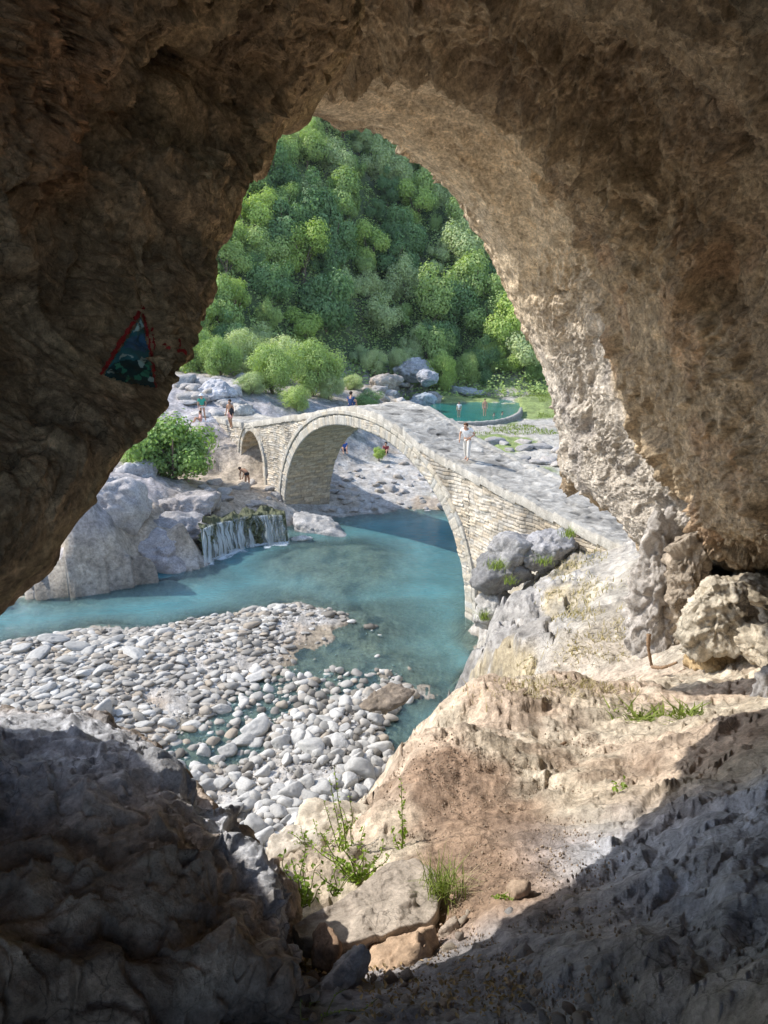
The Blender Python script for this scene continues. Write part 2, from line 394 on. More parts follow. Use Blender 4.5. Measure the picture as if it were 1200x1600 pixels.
def build_ground():
    th = np.concatenate([np.radians(np.linspace(-180, -36, 70, endpoint=False)), np.radians(np.linspace(-36, 36, 640, endpoint=False)), np.radians(np.linspace(36, 180, 70))])
    r = np.exp(np.linspace(math.log(.3), math.log(235), 780))
    R, T = np.meshgrid(r, th, indexing='ij')
    X = R*np.sin(T); Y = R*np.cos(T)
    Z = H(X, Y)
    P = np.stack([X, Y, Z], -1)
    near = 1-sstep(6.5, 9, R)
    # --- relief
    i0 = int(np.searchsorted(r, 34))
    Q = P[:i0]; Rq = R[:i0]; nq = near[:i0]
    dp = pline(Q[..., 0], Q[..., 1], PATH); pathm = (1-sstep(.15, .40, dp+.12*fbm(Q*4, 3, 21)))
    dp2 = pline(Q[..., 0], Q[..., 1], PATH2); path2 = 1-sstep(.5, 1.2, dp2+.4*fbm(Q, 3, 22))
    qw = Q+0.25*np.stack([fbm(Q*2, 3, 31), fbm(Q*2, 3, 32), fbm(Q*2, 3, 33)], -1)
    f1, e1 = facet(qw*2.6, 1, 1.2); f2, e2 = facet(qw*7.5, 9, 1.4, 35.); f3, e3 = facet(qw*22, 19, 1.4, 35.)
    rough = 1-.85*pathm
    dz_near = (.040*f1+.014*f2+.006*f3)*rough+.03*fbm(Q*6, 5, 41)*(.35+.65*rough)+.012*pathm*fbm(Q*18, 4, 42)
    strat = facet(rot_noise(qw, .5, .5)*np.array([.5, 1.5, 1.5]), 5, 1.3)[0]; st2 = facet(qw*np.array([1.8, 3.4, 3.4]), 6, 1.4)[0]
    slope = (1-nq)*sstep(0.3, 1.2, Q[..., 2])
    dz_sl = (.20*strat+.08*st2+.03*f1)*(1-.75*path2)
    grav = (1-nq)*(1-sstep(.3, 1.2, Q[..., 2]))
    dz_g = .03*f1+.03*f2
    Z[:i0] += dz_near*nq+dz_sl*slope+dz_g*grav
    # beyond: rocky detail
    Q2 = P[i0:]
    g1 = facet(Q2*.8, 51, 1.3)[0]
    Z[i0:] += g1*.18*sstep(1.0, 3.0, Q2[..., 2])*(1-sstep(90, 110, Q2[..., 1]))+.06*fbm(Q2*2, 3, 55)
    P[..., 2] = Z
    # --- colour of the stone / soil; bank and floor also carry painted shade
    C = np.zeros(P.shape)+np.array((.46, .42, .37))
    n1 = fbm(P*1.3, 4, 61); n2 = fbm(P*.4, 4, 62); n3 = fbm(P*4, 4, 63)
    cream = np.array((.57, .485, .375)); pink = np.array((.55, .435, .335))
    c_near = lerpc(np.zeros(P.shape)+cream, sstep(-.2, .4, n1), pink)
    c_near = lerpc(c_near, sstep(.25, .6, fbm(P*3, 4, 65))*.7, (.66, .58, .46))
    c_near = lerpc(c_near, sstep(.3, .7, fbm(P*np.array([2, 2, 2])+9, 4, 66))*.6, (.34, .24, .17))
    pm = np.zeros(R.shape); pm[:i0] = pathm
    c_near = lerpc(c_near, pm*.9, (.36, .245, .17))
    bankshade = sstep(.35, .75, X)*(1-sstep(1.9, 2.6, Y))
    c_near = lerpc(c_near, bankshade*.95, (.50, .53, .60))  # grey bank rock with bluish skylit shade painted in
    floorshade = (1-sstep(1.55, 1.75, Y))*(1-bankshade); c_near = lerpc(c_near, floorshade*.8, (.37, .375, .40))  # cave floor gets the same cool shade painted into its colour
    c_sl = lerpc(np.zeros(P.shape)+np.array((.37, .35, .325)), sstep(-.1, .5, n2), (.43, .395, .34))
    c_sl = lerpc(c_sl, sstep(.15, .55, fbm(P*.8, 4, 67))*.65*sstep(1.5, 3, Z), (.46, .37, .21))
    c_sl = lerpc(c_sl, sstep(.3, .7, n3)*.5, (.25, .24, .23))
    p2 = np.zeros(R.shape); p2[:i0] = path2; c_sl = lerpc(c_sl, p2*.7, (.44, .40, .34))
    c_gr = lerpc(np.zeros(P.shape)+np.array((.42, .39, .35)), sstep(-.2, .5, n3), (.50, .48, .45))
    sandm = sstep(.2, .6, fbm(P*.35, 3, 68)); c_gr = lerpc(c_gr, sandm*.7, (.40, .31, .22))
    wet = 1-sstep(-.02, .13, Z+.05*n1); c_gr = lerpc(c_gr, wet*.75, (.20, .17, .12))
    zmask = sstep(.6, 1.6, Z)
    C = c_gr*(1-zmask[..., None])+c_sl*zmask[..., None]
    # left bank and terrace: tan earth; outcrop grey-lilac
    lb = sstep(30, 36, Y)*(1-sstep(-8, -5.5, X))*(1-sstep(58, 64, Y))*sstep(.3, 1, Z)
    C = lerpc(C, lb*.8, (.44, .36, .27)); C = lerpc(C, lb*sstep(2.2, 3.0, Z)*(1-sstep(44, 48, Y))*.9, (.40, .37, .37))
    shore = sstep(50, 55, Y)*(1-sstep(-7, -3, X))*(1-sstep(76, 82, Y)); C = lerpc(C, shore*.8, (.42, .40, .41))
    # flood plain grass
    fp = sstep(36, 42, Y)*sstep(2, 8, X)*(1-sstep(98, 104, Y)); gm = sstep(.0, .3, fbm(P*.18+3, 4, 70)+.35*sstep(60, 72, Y))*fp
    C = lerpc(C, fp*.5, (.45, .42, .36)); C = lerpc(C, gm*.85, (.20, .27, .06))
    bankf = sstep(66, 72, Y)*(1-sstep(90, 104, Y))*sstep(1.6, 2.4, Z)*(1-gm); C = lerpc(C, bankf*.8, (.36, .31, .25))
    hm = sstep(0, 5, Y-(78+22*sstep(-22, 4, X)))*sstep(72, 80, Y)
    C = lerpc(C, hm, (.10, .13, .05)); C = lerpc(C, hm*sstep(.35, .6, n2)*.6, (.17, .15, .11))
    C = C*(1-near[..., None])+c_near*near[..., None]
    F = grid_faces(len(r), len(th))
    F = F[:, ::-1]
    ih = int(np.searchsorted(r, 9.0)); ik = int(np.searchsorted(r, 80.0)); nt_ = len(th)
    def cut(a, b, name, mat):
        V = P[a:b+1].reshape(-1, 3); FF = grid_faces(b+1-a, nt_)[:, ::-1]
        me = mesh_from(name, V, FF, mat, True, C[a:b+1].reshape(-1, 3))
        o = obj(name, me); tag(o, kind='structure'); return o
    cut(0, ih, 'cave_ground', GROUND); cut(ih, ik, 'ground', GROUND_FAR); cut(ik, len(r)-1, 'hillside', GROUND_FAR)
build_ground()

# ------------------------------------------------------------------ water
def water_mat(name, deep, shallow, alpha_scale=1.0, rough=0.06, bs=0.25, sc=2.5):
    m, nt, b = new_mat(name)
    a = nt.nodes.new('ShaderNodeAttribute'); a.attribute_name = 'depth'
    n = noise_n(nt, coords(nt), .35, 5, .6, .5)
    c = mixc(nt, ramp(nt, a.outputs['Fac'], [(0.0, 0.0), (0.75, 1.0)]), shallow, deep)
    c = mixc(nt, 1.0, c, ramp(nt, n, [(.3, .8), (.7, 1.25)]), 'MULTIPLY')
    nt.links.new(c, b.inputs['Base Color']); b.inputs['Roughness'].default_value = rough; b.inputs['IOR'].default_value = 1.33
    vec = coords(nt); mp = nt.nodes.new('ShaderNodeMapping'); mp.inputs['Scale'].default_value = (1, 2.2, 1); mp.inputs['Rotation'].default_value = (0, 0, .35); nt.links.new(vec, mp.inputs[0])
    h1 = noise_n(nt, mp.outputs[0], sc, 3, .55, .6); h2 = noise_n(nt, mp.outputs[0], sc*4, 3, .6, .3)
    p = bump(nt, None, h1, bs, .25); bump(nt, b, h2, bs, .08, p)
    tr = nt.nodes.new('ShaderNodeBsdfTransparent'); tr.inputs[0].default_value = (.75, .93, .93, 1)
    mx = nt.nodes.new('ShaderNodeMixShader'); al = ramp(nt, a.outputs['Fac'], [(0.0, .05), (.14, .28), (.42, .76), (.8, .96)])
    gl = nt.nodes.new('ShaderNodeBsdfGlossy'); gl.inputs['Roughness'].default_value = rough
    for nd in (gl,): nt.links.new(nt.nodes[[x.name for x in nt.nodes if x.type == 'BUMP'][-1]].outputs[0], nd.inputs['Normal'])
    fr = nt.nodes.new('ShaderNodeFresnel'); fr.inputs[0].default_value = 1.33
    m1 = nt.nodes.new('ShaderNodeMixShader'); nt.links.new(fr.outputs[0], m1.inputs[0]); nt.links.new(tr.outputs[0], m1.inputs[1]); nt.links.new(gl.outputs[0], m1.inputs[2])
    nt.links.new(al, mx.inputs[0]); nt.links.new(m1.outputs[0], mx.inputs[1]); nt.links.new(b.outputs[0], mx.inputs[2])
    nt.links.new(mx.outputs[0], nt.nodes['Material Output'].inputs['Surface'])
    return m
WATER = water_mat("river_water", (.036, .170, .205), (.19, .34, .33), bs=.4)
def build_water():
    xs = np.concatenate([np.linspace(-60, -20, 60, endpoint=False), np.linspace(-20, 26, 330, endpoint=False), np.linspace(26, 60, 30)])
    ys = np.linspace(9, 74, 460)
    X, Y = np.meshgrid(xs, ys, indexing='ij')
    Z = H(X, Y)
    dep = np.clip(-Z, 0, 3)/1.6
    silt = sstep(.0, .6, fbm(np.stack([X*.12, Y*.2, X*0], -1), 3, 81))
    sm_ = sstep(-10, -4, X)*(1-sstep(38, 44, Y)); dep = dep*(1-.2*silt)*(1-.45*sm_*(.6+.4*silt))
    V = np.stack([X, Y, np.zeros_like(X)+.0], -1)
    V[..., 2] = .012*fbm(V*.8, 3, 82)
    F = grid_faces(len(xs), len(ys))
    keep = (Z.ravel()[F] < .35).any(1)
    # drop the part of the sheet that would lie under high ground
    F = F[keep]
    u, inv = np.unique(F, return_inverse=True)
    me = mesh_from('river', V.reshape(-1, 3)[u], inv.reshape(F.shape), WATER, True, attrs={'depth': dep.ravel()[u]})
    tag(obj('river', me), kind='structure')
build_water()

# ------------------------------------------------------------------ cave shells
def shell(name, C, nu, nv, mat, amp, colf, seed=0, us=None, vs=None, vedge=None, smooth=None, warp=.35, kf=30., wts=(.19, .09, .038, .017)):
    """C: control grid [u][v][3] of world points, resampled, roughened along its normals"""
    C = np.asarray(C, float)
    G = catmull(catmull(C, 0, nu, us), 1, nv, vs)
    n = grid_normals(G)
    P = G.copy()
    big = fbm(P*.55, 4, seed)
    n_big = .16*big
    w = P+warp*np.stack([fbm(P*1.1, 4, seed+1), fbm(P*1.1, 4, seed+2), fbm(P*1.1, 4, seed+3)], -1)
    w = rot_noise(w, .4, .7)
    dist = np.linalg.norm(P-CAMP, axis=-1)
    an = np.array([1.0, 1.0, 1.45])
    f1 = facet(w*an*1.5, seed+11, 1.4, kf)[0]; f2 = facet(w*an*4.2, seed+21, 1.5, kf)[0]; f3 = facet(w*an*11, seed+31, 1.5, kf)[0]; f4 = facet(w*an*28, seed+41, 1.5, kf)[0]
    mod = .45+.9*sstep(-.35, .45, fbm(P*.8, 3, seed+5))
    smf = np.ones(P.shape[:2]) if smooth is None else smooth(G) if callable(smooth) else smooth
    rg = ridged(w*1.3, 4, seed+6)
    sc = np.clip(dist/5.0, .55, 1.3)
    h = amp*(n_big+smf*sc*(wts[0]*f1*mod+wts[1]*f2*mod+wts[2]*f3*mod+wts[3]*f4)+.05*(rg-.5)+.02*fbm(P*9, 4, seed+7))
    if vedge is not None: h = h*(.22+.78*np.where(vs < vedge, sstep(.1, 1.2, vedge-vs), sstep(.3, 2.6, vs-vedge)))[None, :]+(.03*f2+.02*f3)*np.exp(-((vs-vedge)/.5)**2)[None, :]*sc*.5
    P = P+n*h[..., None]
    col = colf(G, P, h, mod)
    F = grid_faces(nu, nv)
    me = mesh_from(name, P.reshape(-1, 3), F, mat, True, col.reshape(-1, 3))
    o = obj(name, me); tag(o, kind='structure'); return o, P
CAVE_L = rock_mat("cave_rock_dark", None, dark=.38, light=1.75, s=2.8, bmp=1.0, bd=.012)
CAVE_R = rock_mat("cave_rock_brown", None, dark=.42, light=1.65, s=2.2, bmp=1.0, bd=.014)

# left shell: the near dark wall that ends in the left edge of the opening
LE = [(-260,1160,1.70),(-14,966,1.77),(90,868,1.80),(183,720,1.96),(256,650,2.28),(294,578,2.62),(324,506,2.92),(338,387,3.35),(392,290,3.65),(428,212,4.2),(474,176,4.45),(535,92,4.4),(562,0,4.1),(585,-220,3.5),(620,-700,2.8)]
LT = [(-650,1180,1.1),(-430,1050,1.1),(-330,920,1.15),(-260,800,1.25),(-200,690,1.35),(-160,600,1.45),(-130,500,1.55),(-80,380,1.7),(-30,240,1.85),(50,110,2.0),(160,0,2.15),(300,-140,2.2),(400,-300,2.2),(500,-560,2.1),(600,-1000,1.8)]
rows = []
for (ex, ey, ew), (tx, ty, tw) in zip(LE, LT):
    E = Pw(ex, ey, ew)
    a = np.array([ex, ey, ew], float); t = np.array([tx, ty, tw], float)
    up = (np.array([ex, ey])-np.array([640, 620])); up = up/np.linalg.norm(up)
    e1 = Pw(ex+up[0]*25, ey+up[1]*25, ew+.14); e2 = Pw(ex+up[0]*140, ey+up[1]*140, ew*.93); e3 = Pw(ex+up[0]*800, ey+up[1]*800, ew*.58); hi_ = 1 if ey < 400 else .2; e4 = e3+np.array([-.8, -.4, .5*hi_]); e5 = e3+np.array([-6, -3.0, 4.0*hi_])
    i0 = a*.93+t*.07; i0[2] -= .10*ew/3; i1 = a*.70+t*.30; i1[2] -= .12; i2 = a*.36+t*.64
    T = Pw(*t); b1 = T+np.array([-.5, -1.6, .35*(T[2]-CAM_Z)]); b2 = b1+np.array([-.2, -3.8, .1*(T[2]-CAM_Z)])
    rows.append([e5, e4, e3, e2, e1, E, Pw(*i0), Pw(*i1), Pw(*i2), T, b1, b2])
def col_left(G, P, h, mod):
    C = np.zeros(P.shape)+np.array((.40, .29, .18))
    C = lerpc(C, sstep(-.1, .5, fbm(P*1.2, 4, 301)), (.24, .17, .11))
    C = lerpc(C, sstep(.1, .6, fbm(P*2.6, 4, 302))*.7, (.50, .37, .22))
    edge = np.zeros(P.shape[:2]); edge[:] = np.exp(-((vsL-5.35)/.55)**2)[None]
    C = lerpc(C, edge*.75, (.44, .33, .18))
    # orange flake area, top left
    d = np.linalg.norm(P-Pw(20, 70, 2.1), axis=-1); C = lerpc(C, (1-sstep(.15, .55, d+.2*fbm(P*3, 3, 303)))*.8, (.42, .23, .12))
    return C
vsL = np.concatenate([np.linspace(0, 4, 50, endpoint=False), np.linspace(4, 9, 470, endpoint=False), np.linspace(9, 11, 60)])
usL = np.concatenate([np.linspace(0, .5, 20, endpoint=False), np.linspace(.5, 12.6, 640, endpoint=False), np.linspace(12.6, 14, 30)])
left_o, left_P = shell('added_shade_rock', np.array(rows), len(usL), len(vsL), CAVE_L, .62, col_left, 3, usL, vsL, 5.0, lambda G: 1-.8*(1-sstep(.12, .34, np.linalg.norm(G-Pw(212, 552, 2.25), axis=-1))))

# right shell: the far rim, tan soffit and brown right wall
RS = [  # rim, crease, frame
 ((200,240,4.9),(240,140,4.6),(100,-350,3.4)),
 ((330,200,5.6),(345,120,5.2),(220,-330,3.5)),
 ((420,186,6.3),(430,125,5.7),(380,-280,3.5)),
 ((486,178,7.1),(505,128,6.2),(560,-230,3.5)),
 ((592,203,8.0),(652,142,6.8),(760,-180,3.4)),
 ((690,282,8.9),(785,202,7.1),(960,-80,3.3)),
 ((745,362,9.4),(862,282,7.4),(1170,40,3.2)),
 ((788,450,9.9),(905,370,7.7),(1300,180,3.2)),
 ((833,545,10.2),(926,470,8.1),(1350,360,3.2)),
 ((858,620,10.3),(938,570,8.5),(1370,520,3.3)),
 ((878,690,10.3),(972,655,8.5),(1370,650,3.4)),
 ((888,742,10.1),(1012,722,8.3),(1370,750,3.6)),
 ((948,800,9.6),(1052,778,8.0),(1370,820,3.9)),
 ((990,850,9.2),(1085,835,7.8),(1370,868,4.4)),
 ((1010,885,9.5),(1110,872,8.6),(1380,880,5.4)),
 ((1060,905,10.5),(1170,900,10.0),(1420,885,7.5)),
 ((1080,960,11),(1180,980,10.8),(1420,1000,8.5)),
]
rows = []
for (a, c, f) in RS:
    a = np.array(a, float); c = np.array(c, float); f = np.array(f, float)
    up = a[:2]-np.array([600, 620]); up = up/np.linalg.norm(up)
    dn = 1.0 if a[1] < 800 else .3
    e1 = Pw(a[0]+up[0]*22*dn, a[1]+up[1]*22*dn, a[2]+.35); e2 = Pw(a[0]+up[0]*90*dn, a[1]+up[1]*90*dn, a[2]+.4); e3 = Pw(a[0]+up[0]*420*dn, a[1]+up[1]*420*dn, a[2]+.4)
    e4 = Pw(a[0]+up[0]*1100*dn, a[1]+up[1]*1100*dn, a[2]+.6)
    i0 = a*.82+c*.18; i0[2] = a[2]-.35*(a[2]-c[2]); i1 = a*.40+c*.60; i1[2] = a[2]-.62*(a[2]-c[2])
    m1 = c*.86+f*.14; m1[2] = c[2]*.66+f[2]*.34; m2 = c*.45+f*.55; m2[2] -= .15
    Fp = Pw(*f); b1 = Fp+np.array([1.0*(f[0] > 700), -2.2, .3*(Fp[2]-CAM_Z)]); b2 = b1+np.array([0, -4.2, .1*(Fp[2]-CAM_Z)])
    rows.append([e4, e3, e2, e1, Pw(*a), Pw(*i0), Pw(*i1), Pw(*c), Pw(*m1), Pw(*m2), Fp, b1, b2])
def col_right(G, P, h, mod):
    C = np.zeros(P.shape)+np.array((.42, .325, .215))
    C = lerpc(C, sstep(-.1, .5, fbm(P*.9, 4, 311)), (.32, .24, .16))
    C = lerpc(C, sstep(.15, .6, fbm(P*2.1, 4, 312))*.6, (.50, .39, .26))
    C = lerpc(C, sstep(.3, .6, fbm(P*1.3+5, 4, 313))*.5, (.42, .27, .165))
    vv = vsR; band = (sstep(3.8, 4.3, vv)*(1-sstep(6.9, 7.15, vv)))[None, :]+np.zeros(P.shape[:2])
    C = lerpc(C, band*.9, (.66, .53, .37))  # tan soffit, lightened to paint in light bounced up from the river
    lowr = band*sstep(7.0, 9.0, usR)[:, None]; C = lerpc(C, lowr*.8, (.52, .48, .43))
    C = lerpc(C, sstep(.2, .5, fbm(P*3, 3, 314))*lowr*.6, (.30, .27, .25))
    return C
vsR = np.concatenate([np.linspace(0, 3, 40, endpoint=False), np.linspace(3, 10, 560, endpoint=False), np.linspace(10, 12, 50)])
usR = np.concatenate([np.linspace(0, 2.5, 40, endpoint=False), np.linspace(2.5, 16, 700)])
right_o, right_P = shell('added_shade_rock', np.array(rows), len(usR), len(vsR), CAVE_R, .85, col_right, 57, usR, vsR, 4.0, 1-.72*(sstep(4.2, 4.6, vsR)*(1-sstep(6.7, 7.05, vsR)))[None, :]*(sstep(1.5, 2.5, usR)*(1-sstep(6.5, 8, usR)))[:, None]-.55*(sstep(7.0, 8.5, usR)*(1-sstep(12.5, 13.5, usR)))[:, None]*(sstep(6.0, 7.2, vsR)*(1-sstep(8.2, 9.2, vsR)))[None, :], .18, 24.)
# ------------------------------------------------------------------ rocks toolkit
import bmesh
_ico = {}
def ico(n):
    if n not in _ico:
        bm = bmesh.new(); bmesh.ops.create_icosphere(bm, subdivisions=n, radius=1.0)
        V = np.array([v.co[:] for v in bm.verts]); F = np.array([[v.index for v in f.verts] for f in bm.faces]); bm.free(); _ico[n] = (V, F)
    return _ico[n]
def rock_verts(seed, n=4, planes=14, p=16, rough=.05, low=.72, detail=True):
    V, F = ico(n); g = np.random.default_rng(seed)
    D = g.normal(size=(planes, 3)); D /= np.linalg.norm(D, axis=1, keepdims=True); off = g.uniform(low, 1.05, planes)
    q = np.clip(V@D.T, 0, None)/off; r = (np.sum(q**p, 1)+1e-9+.75**p)**(-1.0/p)
    P = V*r[:, None]
    if detail:
        P = P+V*(rough*(fbm(P*2.2+seed, 4, seed)+.8*_facet(P*3.1+seed, seed, 1.4)+.35*_facet(P*8+seed, seed+3, 1.4)))[:, None]
    return P, F
_rockmesh = {}
def rock(name, loc, size, rz=0.0, seed=1, mat=None, n=5, planes=14, p=16, rough=.06, low=.72, label=None, cat='rock', group=None, tilt=(0, 0), col=(.5, .46, .4), parent=None):
    P, F = rock_verts(seed, n, planes, p, rough, low, False)
    V0_ = ico(n)[0]; sz_ = np.array(size, float); P = P*sz_; m_ = float(np.min(sz_)*.5+np.mean(sz_)*.5); nd = V0_/sz_; nd /= np.linalg.norm(nd, axis=1, keepdims=True); Pn = P/m_
    P = P+nd*(rough*m_*(1.1*fbm(Pn*1.6+seed, 4, seed)+1.3*_facet(Pn*2.4+seed, seed, 1.5, 28.)+.5*_facet(Pn*6+seed, seed+3, 1.5, 28.)+.2*_facet(Pn*15+seed, seed+4, 1.5, 28.)))[:, None]
    C = np.zeros(P.shape)+np.array(col); nn = fbm(P*2.5/max(size)+seed, 3, seed+5); C *= (1+.25*nn)[:, None]
    me = mesh_from(name, P, F, mat, True, C)
    o = obj(name, me, parent); o.location = loc; o.rotation_euler = (tilt[0], tilt[1], rz)
    if label: tag(o, label, cat, group)
    return o

# ------------------------------------------------------------------ the stone bridge
STONE = rock_mat("bridge_stone", None, dark=.7, light=1.25, s=1.2, bmp=.5, bd=.012, crack=False)
BO = np.array([-6.2, 45.7]); BE = np.array([.543, -.84]); BE /= np.linalg.norm(BE); BN = np.array([-BE[1], BE[0]])
def bp(s, t, z):
    s = np.asarray(s, float); t = np.asarray(t, float); z = np.asarray(z, float)
    return np.stack([BO[0]+s*BE[0]+t*BN[0], BO[1]+s*BE[1]+t*BN[1], z+0*s], -1)
DS = [-16, -13, -11, -8, -5, -1, 4, 7, 9, 11, 13, 15, 18.5, 21.3, 23.5, 27, 32]
DZ = [4.9, 4.9, 4.92, 5.0, 5.35, 6.2, 7.2, 7.85, 8.12, 8.0, 7.55, 6.95, 6.42, 6.1, 5.8, 5.45, 5.3]
def deck_z(s):
    s = np.asarray(s, float); ss = np.linspace(-16, 32, 600); zz = np.interp(ss, DS, DZ); k = np.hanning(25); k /= k.sum()
    zs = np.convolve(np.pad(zz, 12, 'edge'), k, 'valid'); return np.interp(s, ss, zs)
def deck_w(s): return 3.2+1.8*sstep(19, 30, np.asarray(s, float))
ARCHES = [(-.10, 18.0, 0.0, 7.05, 2.2), (-6.75, -3.15, 2.7, 2.15, 1.9), (-13.6, -9.5, 1.6, 2.7, 2.0)]   # s0, s1, springing z, rise, power
def under(s):
    s = np.asarray(s, float); z = np.full(s.shape, -.9)
    for a, b, sp, rs, pw in ARCHES:
        x = np.abs((s-(a+b)/2)/((b-a)/2)); m = x < 1
        z = np.where(m, sp+rs*np.clip(1-x**pw, 0, 1)**(1/pw), z)
    return z
def stones(u, v, ch=.145, sl=.40, seed=0):
    """irregular coursed rubble: returns relief (m) and a per-stone random"""
    v2 = v+.03*np.sin(u*1.3+seed)
    P0 = np.stack([u*.6, v*.6, u*0], -1); v2 = v2+.12*fbm(P0, 3, 400+seed)
    c = np.floor(v2/ch); fv = v2/ch-c
    h = _h(c, c*0, c*0, 7+seed); L = sl*(.6+.9*h); uu = u/L+h*9; k = np.floor(uu); fu = uu-k
    r = _h(c, k, c*0, 11+seed)
    e = np.minimum(np.minimum(fv, 1-fv)*ch, np.minimum(fu, 1-fu)*L)
    g = sstep(0, .022, e)
    return (g-1)*.040+(r-.5)*.06*g, r, g
def stone_cols(r, g, base, seed=0, var=.32):
    base = np.array(base); C = base*(1+var*(r[..., None]-.5)*2*.6)
    C = C*(1+np.stack([.10*(r*7 % 1-.5), 0*r, -.16*(r*7 % 1-.5)], -1))
    return C*(.60+.40*g[..., None])
def build_bridge():
    root = empty('stone_bridge', (*bp(8.95, 1.6, 0.0),), 0)
    tag(root, 'old humpbacked stone footbridge with one large arch over the turquoise river', 'bridge')
    rl = np.array(root.location)
    def add(name, P, F, C, label=None):
        me = mesh_from(name, P.reshape(-1, 3)-rl, F, STONE, True, C.reshape(-1, 3)); o = obj(name, me, root)
        if label: o['label'] = label
        return o
    eps = .004
    segs = []
    ed = [-16, -13.6, -9.5, -6.75, -3.15, -.10, 18.0, 31]
    for i in range(len(ed)-1):
        a, b = ed[i]+eps, ed[i+1]-eps; arch = i in (1, 3, 5); n = {5: 420, 3: 90, 1: 70}.get(i, int((b-a)/.045))
        t = np.linspace(0, 1, n)
        segs.append(a+(b-a)*(.5-.5*np.cos(math.pi*t)) if arch else a+(b-a)*t)
    s = np.concatenate(segs)
    for side in (0, 1):
        nv = 165 if side == 0 else 60
        lo = under(s); hi = deck_z(s)+.02
        gz = rbf(*(bp(s, deck_w(s)*side, 0)[:, :2].T))-.8
        lo = np.where(lo < -.5, np.maximum(gz, -.9), lo)
        v = np.linspace(0, 1, nv); S, Vv = np.meshgrid(s, v, indexing='ij'); Z = lo[:, None]+(hi-lo)[:, None]*Vv
        rel, r, g = stones(S, Z)
        bat = 0.0
        t = (-1 if side == 0 else 1)*(rel+.05*fbm(np.stack([S*.7, Z*.7, S*0], -1), 3, 77))+(deck_w(S)*side)
        P = bp(S, t, Z)
        base = np.zeros(P.shape)+np.array((.57, .505, .415))
        och = sstep(9, 16, S)*sstep(-.3, .4, fbm(np.stack([S*.3, Z*.9, S*0], -1), 3, 78)); base = base*(1-och[..., None]*.65)+np.array((.56, .47, .345))*och[..., None]*.65
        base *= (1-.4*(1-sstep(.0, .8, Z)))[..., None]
        stn = sstep(.2, .6, fbm(np.stack([S*.5, Z*.25, S*0+3], -1), 3, 79)); base *= (1-.38*stn)[..., None]; base *= (1+.22*fbm(P*.9, 4, 80))[..., None]
        F = grid_faces(len(s), nv)
        if side == 0: F = F[:, ::-1]
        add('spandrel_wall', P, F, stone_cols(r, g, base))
    # vaults, voussoir rings, hood mouldings
    for k, (a, b, sp, rs, pw) in enumerate(ARCHES):
        n = (420, 120, 100)[k]; th = np.linspace(0, math.pi, n); cx_, hw = (a+b)/2, (b-a)/2
        c, si = np.cos(th), np.sin(th)
        cs = cx_-hw*np.sign(c)*np.abs(c)**(2/pw); cz_ = sp+rs*np.abs(si)**(2/pw)
        base_z = -.8 if k == 0 else .4
        m = 30
        cs = np.concatenate([np.full(m, cs[0]), cs, np.full(m, cs[-1])]); cz_ = np.concatenate([np.linspace(base_z, cz_[0], m, endpoint=False), cz_, np.linspace(cz_[-1], base_z, m+1)[1:]])
        ds = np.gradient(cs); dz = np.gradient(cz_); L = np.hypot(ds, dz)+1e-9; ns, nz = -dz/L, ds/L      # outward normal of the opening
        arc = np.cumsum(L)
        tt = np.linspace(.0, 3.2, 60); A, T = np.meshgrid(arc, tt, indexing='ij')
        rel, r, g = stones(T*1.0+.2, A, .2, .5, 3)
        P = bp(cs[:, None]+ns[:, None]*(-rel*.8+.0), T, cz_[:, None]+nz[:, None]*(-rel*.8))
        base = np.zeros(P.shape)+np.array((.50, .42, .31)); base *= (1-.3*(1-sstep(0, 1.2, P[..., 2])))[..., None]  # same stone as the walls, browner: bounced shade painted in
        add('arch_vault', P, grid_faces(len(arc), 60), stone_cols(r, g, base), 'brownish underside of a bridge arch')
        th_r, gap, hood = ((.52, .07, .20), (.30, .05, .12), (.3, .05, .12))[k]
        def ring(name, r0, r1, proud, sl, seed):
            fr = np.concatenate([[0], np.linspace(0, 1, 7), [1]]); ar = np.repeat(arc[:, None], len(fr), 1)
            kk = np.floor(ar/sl); fu = ar/sl-kk; rr = _h(kk, kk*0, kk*0, seed); g = sstep(0, .12, np.minimum(fu, 1-fu))
            rad = r0+(r1-r0)*fr[None]*(1+.10*(rr-.5)); pr = proud*np.concatenate([[-2], np.ones(7), [-2]])[None]+(g-1)*.03+(rr-.5)*.02
            P = bp(cs[:, None]+ns[:, None]*rad, -pr, cz_[:, None]+nz[:, None]*rad)
            add(name, P, grid_faces(len(arc), len(fr)), stone_cols(rr, g, np.zeros(P.shape)+np.array((.50, .46, .39)), var=.2))
        ring('arch_ring', 0.0, th_r, .03, .24, 31)
        if k < 2: ring('hood_moulding', th_r+gap, th_r+gap+hood, .09, .6, 35)
    # deck
    sd = np.linspace(-16, 31.5, 1100); v = np.concatenate([[-.021], np.linspace(-.02, 1.02, 88), [1.021]]); S, Vv = np.meshgrid(sd, v, indexing='ij'); Wd = deck_w(S); T = Vv*Wd
    Q = np.stack([S*2.4+.2*np.sin(T*5), T*1.5, S*0], -1); f1 = facet(Q, 71, 1.0, 60.0)[0]; f2 = facet(Q*2.4, 72, 1.2)[0]
    Z = deck_z(S)+.024*f1+.012*f2+.022*fbm(np.stack([S*.8, T*.8, S*0], -1), 3, 73)
    st = S/2.1+.15*fbm(np.stack([T*.8, S*0, S*0], -1), 2, 74); Z += .10*(.5-(st-np.floor(st)))*sstep(6, 9, S)*(1-sstep(24, 28, S))
    edge = np.minimum(T, Wd-T); ks = np.floor(S/.55); kr = _h(ks, (Vv > .5)*1.0, ks*0, 5); Z += (.05+.04*(kr-.5))*(1-sstep(.26, .32, edge)); Z[:, 0] -= .35; Z[:, -1] -= .35
    P = bp(S, T, Z)
